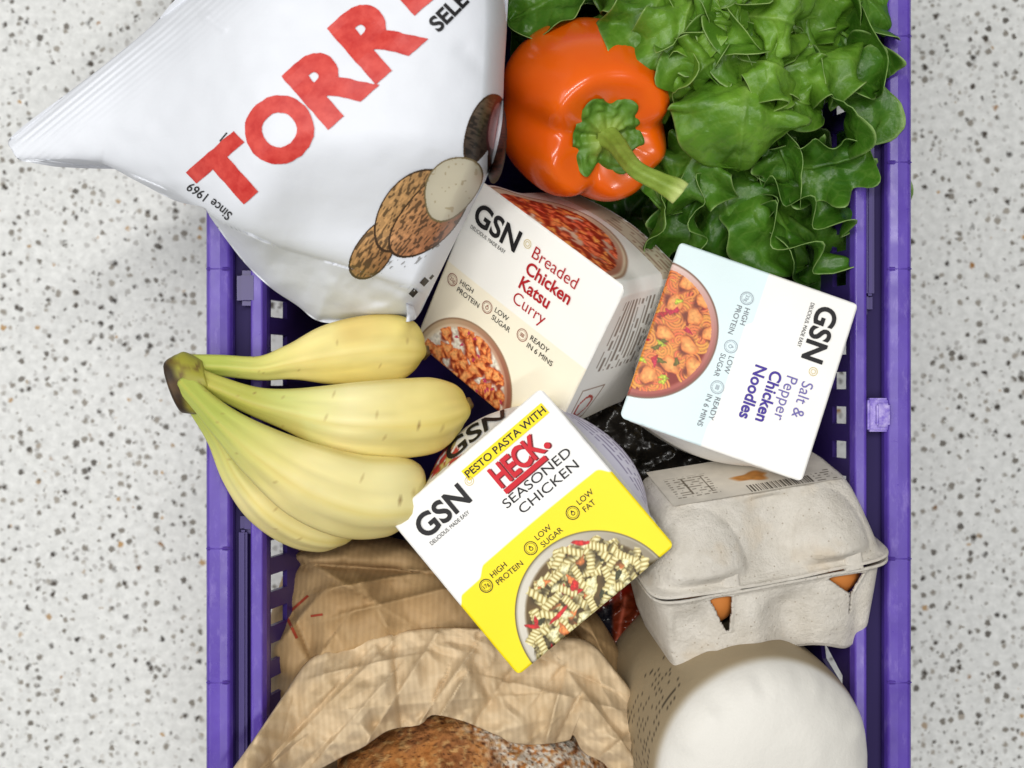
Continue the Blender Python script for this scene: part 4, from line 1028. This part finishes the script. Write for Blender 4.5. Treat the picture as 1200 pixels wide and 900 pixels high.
mesh('label', CW(np.stack([X, Y, .04685 + 0 * X], -1)), quads(*X.shape), M_egglabel, ec, cv.c)
def egg(loc, label):
    n, m = 36, 28; TH, PHI = np.meshgrid(np.linspace(0, 2 * np.pi, n, endpoint=False), np.linspace(.01, np.pi - .01, m))
    k = 1 + .10 * np.cos(PHI)
    V = np.stack([.0208 * np.sin(PHI) * np.cos(TH) * (1 - .10 * np.cos(PHI)), .0208 * np.sin(PHI) * np.sin(TH) * (1 - .10 * np.cos(PHI)), .0275 * np.cos(PHI)], -1) + np.array(loc)
    o = mesh('egg', CW(V), quads(m, n, True)[:, ::-1], M_egg); tag(o, label, 'egg', 'eggs in the carton')
egg((-.034, -.0250, -.0040), 'brown egg showing through the slot of the carton nearest the pasta box')
egg((.042, -.0250, -.0010), 'brown egg showing through the slot of the carton nearest the basket rim')

# ------------------------------------------------------------------ the bread in its paper bag
lo = [(395, 900), (400, 880), (440, 862), (480, 838), (540, 818), (600, 822), (660, 840), (710, 868), (735, 905), (740, 980), (690, 1060), (560, 1090), (440, 1060), (395, 980)]
def loaf_z(u, v):
    d = np.hypot((u - 565) / 185, (v - 960) / 145); q = np.stack([u, v], -1)
    h = .055 * np.sqrt(np.maximum(1 - np.clip(d, 0, 1) ** 2.4, 0))
    for a, b, w_, am in (((560, 835), (640, 905), 7, -2.4), ((575, 828), (660, 890), 5, 1.8), ((430, 900), (520, 860), 9, 1.4)): h = h + am * .001 * np.exp(-(seg_dist(u, v, [a, b]) / w_) ** 2)
    return RIM - .058 + h + .0032 * fbm(q / 20, 5, 4) + .0008 * vnoise(q / 4, 6)
def loaf_col(u, v):
    q = np.stack([u, v], -1); n = fbm(q / 20, 9, 3)[..., None]; n2 = vnoise(q / np.array([3.2, 3.2]), 4)[..., None]
    c = C8(194, 132, 72) + n * np.array([.12, .12, .10])
    k = np.clip(.3 + n * .9, 0, 1); c = c * (1 - k * .6) + C8(96, 46, 20) * k * .6
    k = np.clip((vnoise(q / 5, 14)[..., None] - .25) * 2.2, 0, 1); c = c * (1 - k * .65) + C8(216, 176, 116) * k * .65
    fl_ = np.clip(np.exp(-((u - 650) / 55) ** 2 - ((v - 890) / 30) ** 2)[..., None] * 1.3 + np.exp(-(seg_dist(u, v, [(555, 845), (640, 905)]) / 16) ** 2)[..., None] * .6, 0, 1)
    k = np.clip(fl_ * (.75 + 1.2 * n2), 0, 1); c = c * (1 - k) + C8(214, 204, 188) * k
    k = np.clip((vnoise(q / 2.6, 31)[..., None] - .45) * 3, 0, 1); return c * (1 - k * .7) + C8(66, 34, 18) * k * .7
bl_ = empty('bread_loaf', px(565, 960, RIM - .10), 'crusty brown floured bread loaf sticking out of the open paper bag', 'bread')
pillow('crust', lo, loaf_z, M_crust, bl_, (565, 950), 260, 110, .05, loaf_col)

pb = empty('paper_bag', px(520, 800, RIM - .14), 'crumpled brown striped paper bag holding a bread loaf, below the pasta box', 'paper bag')
rngp = np.random.default_rng(12)
def folds(n, box, amp, wd, ln, ang=None):
    out = []
    for _ in range(n):
        x, y = rngp.uniform(box[0], box[2]), rngp.uniform(box[1], box[3]); a = rngp.uniform(0, np.pi) if ang is None else rngp.normal(ang, .35); l = rngp.uniform(.5, 1) * ln
        out.append(((x - l * math.cos(a), y + l * math.sin(a)), (x + l * math.cos(a), y - l * math.sin(a)), rngp.uniform(-1, 1) * amp, rngp.uniform(.6, 1.4) * wd))
    return out
def crease(u, v, fs):
    """sharp paper folds: a ridge line with one steep and one slow flank"""
    h = 0
    for a, b, am, wd in fs:
        d = seg_dist(u, v, [a, b]); side = np.sign((u - a[0]) * (b[1] - a[1]) - (v - a[1]) * (b[0] - a[0]))
        h = h + am * np.exp(-d / np.where(side > 0, wd * .45, wd * 1.8))
    return h
def facets(u, v, sc_, seed):
    q = np.stack([u, v], -1); q = q / sc_ + .35 * np.stack([vnoise(q / sc_ * .8, seed), vnoise(q / sc_ * .8, seed + 1)], -1); f1, f2, _ = worley(q, seed); return f1
body_out = [(345, 648), (370, 640), (405, 628), (440, 626), (480, 634), (560, 648), (640, 660), (700, 720), (738, 790), (752, 850), (764, 920), (740, 1000), (560, 1060), (380, 1010), (300, 930), (302, 860), (306, 800), (312, 745), (326, 690)]
bf = [((412, 690), (350, 652), 4, 12), ((348, 660), (470, 668), -5, 10), ((385, 690), (480, 672), 4, 9), ((365, 770), (330, 690), -3, 10), ((320, 760), (372, 700), 2.5, 8), ((400, 720), (520, 690), 2.2, 10), ((690, 730), (740, 840), 3, 9), ((640, 700), (720, 800), -2.5, 8), ((330, 830), (380, 760), 3, 12)] + folds(16, (320, 650, 740, 880), 1.8, 9, 50)
ridge = [(262, 915), (296, 868), (330, 818), (362, 773), (400, 758), (440, 746), (488, 737), (545, 735), (600, 740), (650, 745), (690, 752), (722, 786), (748, 822), (762, 862), (776, 915)]
def body_z(u, v):
    o = smooth_loop(body_out, 80); db = seg_dist(u, v, np.concatenate([o, o[:1]]))
    f = np.sqrt(np.maximum(1 - (1 - np.clip(db / 90, 0, 1)) ** 2, 0))
    rv = np.interp(u, [p[0] for p in ridge], [p[1] for p in ridge])
    return RIM - .088 + .055 * f - .060 * sstep(4, 40, v - rv) + .0036 * crease(u, v, bf) + .0150 * crumple(u, v, 80, 5) + .0050 * crumple(u, v, 32, 15) + .0011 * fbm(np.stack([u, v], -1) / 30, 4, 2)
pillow('bag_body', body_out, body_z, M_kraft_shaded, pb, (530, 840), 300, 120, .05)
# the turned-back cuff: ridge along the fold, ragged hem over the loaf
hem = [(300, 960), (345, 920), (398, 889), (425, 876), (456, 856), (492, 849), (508, 838), (545, 846), (582, 862), (606, 872), (640, 872), (666, 868), (672, 862), (684, 882), (712, 900), (745, 960)]
nr, nc = 90, 300
ra, hb = smooth_loop(ridge, nc, False), smooth_loop(hem, nc, False)
Tt = np.linspace(0, 1, nr)[:, None]
# the first rows turn over the ridge and go down behind it
U = ra[None, :, 0] * (1 - Tt) + hb[None, :, 0] * Tt; Vv = ra[None, :, 1] * (1 - Tt) + hb[None, :, 1] * Tt
cf = [((430, 870), (512, 742), 3, 9), ((470, 850), (462, 760), -3.2, 9), ((492, 846), (548, 770), 4, 7), ((500, 842), (518, 800), -4, 6), ((515, 840), (540, 800), 4.2, 6), ((560, 842), (610, 770), -2.6, 10), ((640, 868), (655, 812), 4, 7), ((652, 868), (676, 820), -3.6, 7), ((330, 880), (440, 770), 2.8, 11), ((300, 905), (400, 800), -3, 13), ((380, 880), (450, 800), 2.4, 9), ((600, 800), (720, 830), 2.4, 12), ((610, 760), (700, 800), -2.2, 10), ((700, 890), (750, 850), 3, 10), ((380, 790), (470, 770), 2, 8), ((660, 780), (730, 870), 2.4, 9), ((420, 830), (600, 815), 1.6, 14)] + folds(14, (320, 760, 740, 890), 1.8, 7, 34, 1.0)
q = np.stack([U, Vv], -1)
zc = RIM - .040 + .016 * np.sin(Tt * np.pi * .62) + .055 * sstep(350, 285, U) + .016 * np.sin(np.linspace(0, 1, nc) * np.pi)[None, :] - .012 * Tt ** 3
zc = zc + .0022 * crease(U, Vv, cf) + .0150 * crumple(U, Vv, 80, 8) + .0060 * crumple(U, Vv, 30, 28) + .0010 * fbm(q / 22, 7, 2) + .0040 * sstep(.75, 1, Tt) * vnoise(q / 11, 9)
zc = zc - .006 * np.exp(-Tt / .012)
mesh('cuff', P(U, Vv, zc), quads(nr, nc)[:, ::-1], M_kraft_lit, pb)
so = bpy.data.objects['cuff'].modifiers.new('thickness', 'SOLIDIFY'); so.thickness = .0005; so.offset = -1
# red printed marks on the upper side of the bag
ink = Ink()
bm_ = lambda V: P(V[:, 0], V[:, 1], body_z(V[:, 0], V[:, 1]) + .0007)
for a, b, w_ in (((334, 722), (361, 698), 3), ((335, 721), (348, 748), 3.4), ((364, 722), (378, 720), 2.6)):
    a, b = np.array(a, float), np.array(b, float); d = (b - a) / np.linalg.norm(b - a); n_ = np.array([-d[1], d[0]]) * w_ / 2
    t = np.linspace(0, 1, 14)[:, None]; V = np.concatenate([a + (b - a) * t + n_, a + (b - a) * t - n_]); ink.add(V, [[i, i + 1, 14 + i + 1, 14 + i] for i in range(13)], M_rust, bm_)
    ink.cut()
ink.build('printed_mark', pb)

# ------------------------------------------------------------------ the plump cream package
cp = empty('flour_bag', px(890, 870, .02), 'plump round cream paper flour bag with dark print, below the egg carton', 'flour bag')
Ca = np.array(px(904, 908, RIM + .034)); Ax = np.array([.20, -.17, .96]); Ax /= np.linalg.norm(Ax)
a1 = np.array([1., 0, 0]); a1 -= Ax * (a1 @ Ax); a1 /= np.linalg.norm(a1); a2 = np.cross(Ax, a1)
prof = [(.0005, .0130), (.012, .0126), (.026, .0110), (.040, .0070), (.050, .0015), (.0570, -.006), (.0605, -.014), (.0622, -.026), (.0626, -.050), (.0620, -.090), (.058, -.130), (.030, -.134), (.0005, -.134)]
pr = smooth_loop(prof, 150, False) * np.array([1.02, 1]); TH = np.linspace(0, 2 * np.pi, 240, endpoint=False)
rr = pr[:, 0][:, None] + 0 * TH; hz = pr[:, 1][:, None] + 0 * TH
ex = np.stack([rr * np.cos(TH), rr * np.sin(TH), hz], -1)
rr = rr * (1 + .012 * vnoise(np.stack([np.cos(TH) * 2 + 0 * rr, np.sin(TH) * 2 + 0 * rr, hz * 18], -1), 3)); hz = hz + .0006 * fbm(ex * 26, 4, 3) + .0014 * crumple(ex[..., 0] * 1000, ex[..., 1] * 1000, 40, 41) * sstep(.01, .03, rr) + .0012 * np.exp(-((rr - .054) / .006) ** 2) * vnoise(np.stack([np.cos(TH) * 7 + 0 * hz, np.sin(TH) * 7 + 0 * hz, hz * 50], -1), 2)
V = Ca + rr[..., None] * (np.cos(TH)[:, None] * a1 + np.sin(TH)[:, None] * a2) + hz[..., None] * Ax
c = C8(220, 217, 209) + .012 * fbm(ex * 50, 8, 2)[..., None]
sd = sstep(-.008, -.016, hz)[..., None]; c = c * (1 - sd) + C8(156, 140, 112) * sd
ang = np.mod(TH, 2 * np.pi)[None, :] + 0 * hz
dots = (np.abs(np.mod(ang * 19 + hz * 60, 1) - .5) < .27) & (np.abs(np.mod(-hz / .0046, 1) - .5) < .16) & (vnoise(np.stack([ang * 15, hz * 260], -1), 5) > -.1) & (hz < -.020) & (hz > -.064) & (ang > 2.25) & (ang < 3.3)
c = np.where(dots[..., None], C8(50, 44, 36), c)
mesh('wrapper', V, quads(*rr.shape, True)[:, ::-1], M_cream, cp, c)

# ------------------------------------------------------------------ dark film packets deep between the boxes
def packet(name, label, outline, zc_, seed, colf):
    e = empty(name, px(np.mean([p[0] for p in outline]), np.mean([p[1] for p in outline]), .02), label, 'packet')
    cc = np.mean(np.array(outline, float), 0)
    def zf(u, v):
        o = smooth_loop(outline, 80); db = seg_dist(u, v, np.concatenate([o, o[:1]])); f = np.sqrt(np.maximum(1 - (1 - np.clip(db / 60, 0, 1)) ** 2, 0))
        return zc_ + .030 * f + .006 * facets(u, v, 26, seed) + .002 * fbm(np.stack([u, v], -1) / 16, seed, 2)
    pillow('wrapper', outline, zf, M_dark, e, tuple(cc), 220, 90, zc_ - .012, colf)
def dark1(u, v):
    q = np.stack([u, v], -1); n = fbm(q / 18, 3, 3)[..., None]; c = C8(40, 37, 33) + np.clip(n, -.3, 1) * .05
    k = np.clip(np.exp(-((v - 425) / 14) ** 2) * (u > 690) * (.5 + vnoise(q / 9, 2)), 0, 1)[..., None]; return c * (1 - k) + C8(170, 110, 56) * k
packet('film_packet', 'dark crinkled film packet deep between the three ready meal boxes', [(640, 400), (720, 385), (800, 400), (850, 470), (850, 560), (790, 600), (700, 590), (640, 520)], RIM - .105, 4, dark1)
def dark2(u, v):
    q = np.stack([u, v], -1); c = C8(34, 34, 44) + .03 * vnoise(q / 12, 2)[..., None]
    k = (sstep(-3, 3, (u - 718) * .97 - (v - 700) * .0) * sstep(0, 6, 770 - v) * sstep(-3, 3, 752 - u))[..., None]; c = c * (1 - k) + (C8(126, 50, 26) + .06 * vnoise(q / 8, 5)[..., None]) * k
    k = np.exp(-(seg_dist(u, v, [(733, 700), (722, 760)]) / 2.4) ** 2)[..., None]; c = c * (1 - k) + C8(214, 110, 84) * k
    k = np.exp(-(seg_dist(u, v, [(690, 716), (735, 690)]) / 5) ** 2)[..., None]; c = c * (1 - k) + C8(150, 34, 20) * k
    k = sstep(0, 5, u - 752)[..., None]; return c * (1 - k) + C8(120, 122, 128) * k
packet('film_packet', 'dark packet with red and orange print beside the paper bag and egg carton', [(650, 690), (700, 660), (760, 670), (800, 720), (800, 790), (760, 830), (690, 830), (650, 770)], RIM - .110, 9, dark2)

# ------------------------------------------------------------------ the lettuce
lt = empty('lettuce', px(850, 110, RIM - .12), 'big green leafy lettuce with ruffled leaves, in the corner beside the orange pepper', 'lettuce')
def leaf(base, mid, tip, wpx, roll=0, cup=.25, ruf=.10, freq=5, tone=.5, seed=0, wrap=0.0, side=0.0, flat_tip=.6, blist=1.0, bw=.20):
    """one leaf: midrib through three points (u, v, height over the rim in mm), width in pixels, roll about the midrib (degrees),
    cup = how far the margins rise (of the half width), ruf = ruffle of the margin, wrap = curl of the margin back over itself"""
    a, b, c = [np.array(px(p[0], p[1], RIM + p[2] * .001)) for p in (base, mid, tip)]
    nt, ns = 52, 57
    t = np.linspace(0, 1, nt)[:, None]; M = (1 - t) ** 2 * a + 2 * t * (1 - t) * (2 * b - .5 * a - .5 * c) + t ** 2 * c
    T = np.gradient(M, axis=0); T /= np.linalg.norm(T, axis=1)[:, None]
    up = np.array([0, 0, 1.]); S0 = np.cross(T, up); S0 /= np.linalg.norm(S0, axis=1)[:, None] + 1e-9; Nn = np.cross(S0, T)
    cr, sr = math.cos(math.radians(roll)), math.sin(math.radians(roll))
    S = S0 * cr + Nn * sr; Nn = np.cross(S, T)
    hw = wpx / 2 * .00049
    tt = t[:, 0]; w_ = hw * (bw + (1 - bw) * sstep(-.05, .62, tt)) * np.maximum(1 - np.clip((tt - .60) / .40, 0, 1) ** 2.6, .0) ** .5
    x = np.linspace(-1, 1, ns)[None, :]
    W_ = w_[:, None] * (1 + .10 * vnoise(np.stack([tt[:, None] * 4 + 0 * x, np.sign(x) * 3 + 0 * tt[:, None]], -1), seed))
    ax_ = np.abs(x)
    # the margin can curl over: arc in the S-N plane
    th = wrap * np.clip((ax_ - .45) / .55, 0, 1) ** 1.5
    lx = x * (1 - .30 * np.clip(th, 0, 3) / 3 * ax_); lz = np.sin(th) * .35 * ax_
    n = cup * x ** 2 + lz
    rf = ruf * ax_ ** 2.2 * (np.sin(freq * 2 * np.pi * tt[:, None] * .8 + seed * 1.7 + np.sign(x) * 1.1 + 1.5 * vnoise(np.stack([tt[:, None] * 3 + 0 * x, x + 0 * tt[:, None]], -1), seed + 3)))
    n = n + rf * 1.9 + side * x + 1.3 * ruf * sstep(.62, 1, tt)[:, None] * np.sin(x * (5 + seed % 3) + seed * 2.1)
    V = M[:, None, :] + S[:, None, :] * (lx * W_)[..., None] + Nn[:, None, :] * (n * hw * (w_ / hw)[:, None] ** .6)[..., None]
    # tip fan: let the end follow a rounded outline
    V = V + T[:, None, :] * (.05 * hw * (x ** 2) * sstep(.4, 1, tt)[:, None] + .10 * hw * vnoise(np.stack([x * 3 + 0 * tt[:, None], 0 * x + tt[:, None]], -1), seed + 30) * sstep(.5, 1, tt)[:, None])[..., None]
    q = V * 1.0
    bl = fbm(q * 120 + seed * 3.1, seed, 2) * .0014 * blist + .0024 * blist * vnoise(q * 34 + seed, seed + 7) + .0042 * blist * (1 - 1.5 * np.abs(vnoise(q * 64 + seed, seed + 6))) * (.5 + .5 * ax_)
    # side veins press the blade down, the midrib too
    vein = np.abs(np.mod(tt[:, None] * 6.5 - ax_ * 1.9 + .15 * vnoise(np.stack([tt[:, None] * 5 + 0 * x, x * 2 + 0 * tt[:, None]], -1), seed + 9), 1) - .5)
    vl = np.exp(-(vein / .07) ** 2) * (ax_ > .05) * (1 - ax_ ** 3)
    mr = np.exp(-(ax_ / (.075 * (1.15 - tt[:, None]))) ** 2)
    V = V + Nn[:, None, :] * (bl - .0007 * vl + .0010 * mr)[..., None]
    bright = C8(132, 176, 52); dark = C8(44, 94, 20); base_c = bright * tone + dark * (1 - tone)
    nz = fbm(q * 60 + seed, seed + 2, 3)[..., None]
    col = base_c + nz * .07 * np.array([1, 1.1, .5])
    k = (.38 * vl)[..., None]; col = col * (1 - k) + (base_c * .5 + C8(176, 204, 110) * .5) * k
    k = (mr * .62 * np.clip(1 - 1.15 * tt[:, None], 0, 1))[..., None]; col = col * (1 - k) + C8(178, 204, 118) * k
    k = (np.clip((ax_ - .955) / .045, 0, 1) * .65 + 0 * tt[:, None])[..., None]; col = col * (1 - k) + C8(196, 214, 150) * k
    o = mesh('leaf', V, quads(nt, ns), M_leaf, lt, col)
    so = o.modifiers.new('thickness', 'SOLIDIFY'); so.thickness = .0004
    return o
# lower leaves first, shade put into their darker tone, then the outer ring, then the heart
LEAVES = [
 # base, middle, tip, width, roll, cup, ruffle, freq, tone, seed, wrap
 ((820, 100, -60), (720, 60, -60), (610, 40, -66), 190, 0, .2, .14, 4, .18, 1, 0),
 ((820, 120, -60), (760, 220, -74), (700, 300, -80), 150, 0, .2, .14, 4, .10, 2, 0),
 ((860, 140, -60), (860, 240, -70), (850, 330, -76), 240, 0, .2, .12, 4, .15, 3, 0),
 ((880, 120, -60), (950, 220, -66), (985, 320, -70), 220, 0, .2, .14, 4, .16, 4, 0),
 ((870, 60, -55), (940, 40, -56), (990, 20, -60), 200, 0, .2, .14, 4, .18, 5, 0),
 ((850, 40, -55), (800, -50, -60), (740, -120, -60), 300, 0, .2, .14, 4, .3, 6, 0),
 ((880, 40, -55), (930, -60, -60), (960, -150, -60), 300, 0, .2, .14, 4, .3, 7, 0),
 # outer ring
 ((700, -40, -10), (650, -5, -6), (598, 22, -10), 110, -14, .30, .10, 3, .36, 11, .6),
 ((870, 150, -34), (930, 220, -30), (960, 322, -46), 150, 20, .30, .16, 4, .20, 13, .2),
 ((835, 165, -30), (850, 235, -14), (872, 318, -40), 150, -16, -.40, .18, 4, .26, 14, 0),
 ((890, 190, -30), (905, 235, -10), (942, 312, -30), 118, 26, -.55, .14, 3, .34, 25, 0),
 ((800, 190, -20), (782, 235, -10), (758, 318, -34), 64, 48, .50, .16, 4, .30, 15, .3),
 ((840, 200, -26), (815, 240, -10), (806, 300, -34), 70, -50, .60, .22, 5, .24, 26, .3),
 ((880, 180, -20), (945, 196, 0), (1014, 174, 4), 80, -30, .45, .22, 5, .30, 16, .3),
 ((880, 195, -26), (940, 222, -8), (1004, 250, -20), 96, 24, .45, .26, 6, .24, 27, .2),
 ((880, 210, -34), (930, 262, -18), (985, 300, -34), 110, 34, .40, .24, 5, .28, 17, .2),
 ((920, 240, -48), (955, 290, -44), (985, 340, -52), 110, -10, .3, .16, 4, .20, 18, 0),
 ((930, -30, -12), (985, 40, 2), (1018, 112, -4), 90, -34, .35, .16, 3, .32, 19, .5),
 ((950, 60, -14), (1000, 74, 6), (1030, 92, 0), 64, -10, .45, .24, 3, .30, 23, .4),
 ((935, 80, -10), (985, 108, 10), (1000, 172, -6), 96, 40, .55, .20, 3, .30, 20, .4),
 ((905, 150, -16), (918, 178, 4), (928, 224, -14), 56, -44, .60, .20, 3, .30, 24, .2),
 ((960, -60, -14), (1000, -20, 2), (1036, 40, -6), 90, 26, .30, .16, 3, .34, 28, .3),
 ((850, 150, -10), (812, 188, 4), (786, 246, -14), 116, -24, -.45, .20, 4, .40, 22, .2),
 # middle
 ((800, 20, -4), (748, 34, -2), (708, 22, -26), 110, 10, -.30, .20, 5, .52, 31, .4),
 ((810, 50, 4), (775, 90, 14), (778, 142, 0), 60, -16, -.50, .20, 4, .60, 32, .2),
 ((800, 60, 4), (764, 74, 12), (760, 108, -6), 56, 0, -.40, .20, 4, .50, 39, .2),
 ((880, 90, 8), (945, 72, 24), (1000, 52, 4), 120, 12, -.35, .26, 5, .64, 33, .3),
 ((890, 60, 10), (940, 100, 20), (958, 128, -2), 90, -10, -.45, .20, 4, .62, 34, .3),
 ((880, 40, 8), (935, 22, 22), (1000, 22, 4), 70, -14, -.45, .16, 4, .60, 35, .3),
 ((880, 10, 8), (940, -6, 26), (1004, 0, 6), 80, 0, -.45, .16, 4, .60, 36, .3),
 ((870, -20, 10), (930, -50, 20), (1000, -70, 10), 130, 0, -.30, .16, 4, .60, 37, .3),
 ((800, -10, 10), (750, -24, 10), (700, -34, -16), 100, 0, -.30, .18, 4, .60, 38, .3),
 # heart
 ((800, -30, 12), (765, 20, 30), (776, 92, 6), 110, 10, -.45, .26, 5, .64, 41, .2),
 ((830, -40, 14), (800, 40, 36), (812, 108, 10), 110, 4, -.50, .22, 5, .70, 42, .2),
 ((850, -30, 14), (850, 50, 34), (842, 116, 12), 100, -8, -.50, .22, 5, .72, 43, .2),
 ((860, -40, 18), (880, 10, 34), (872, 74, 16), 90, 10, -.60, .20, 4, .70, 48, .2),
 ((790, 10, 22), (835, 20, 34), (884, 8, 24), 90, 0, -.50, .22, 4, .74, 47, .2),
 ((850, 20, 20), (918, 22, 48), (926, 40, 22), 120, -26, -.20, .20, 4, .76, 44, .1),
 ((850, 70, 20), (905, 78, 44), (918, 96, 18), 84, 22, -.40, .20, 4, .74, 45, .1),
 ((862, 60, 24), (826, 78, 38), (812, 100, 20), 96, 10, -.40, .20, 4, .76, 46, .2),
 # the big leaf in front of the heart
]
for L_ in LEAVES: leaf(*L_)
rl = np.random.default_rng(77)
for k in range(20):
    a = k * 2.4 + .3; rr_ = 22 + 3.6 * k
    tu, tv = 846 + 1.15 * rr_ * math.cos(a), 34 + .85 * rr_ * math.sin(a)
    bu, bv = 846 + .25 * rr_ * math.cos(a), 34 + .2 * rr_ * math.sin(a)
    if tv > 108 or tv < -60: continue
    z0 = 30 - .22 * rr_
    leaf((bu, bv, z0 - 6), ((bu * .45 + tu * .55), (bv * .45 + tv * .55), z0 + 14), (tu, tv, z0 - 2), rl.uniform(40, 76), rl.uniform(-50, 50), rl.choice([-.45, .40]), .20, 4, rl.uniform(.45, .95), 100 + k, .3)
# the big rounded leaf in front of the heart
leaf((876, 80, 10), (872, 130, 42), (864, 198, 8), 158, -6, -.30, .06, 3, .66, 163, .0, bw=.62, blist=.7)
leaf((915, 100, 8), (940, 120, 22), (956, 118, 2), 66, -16, -.30, .08, 3, .62, 152, .0, bw=.6)
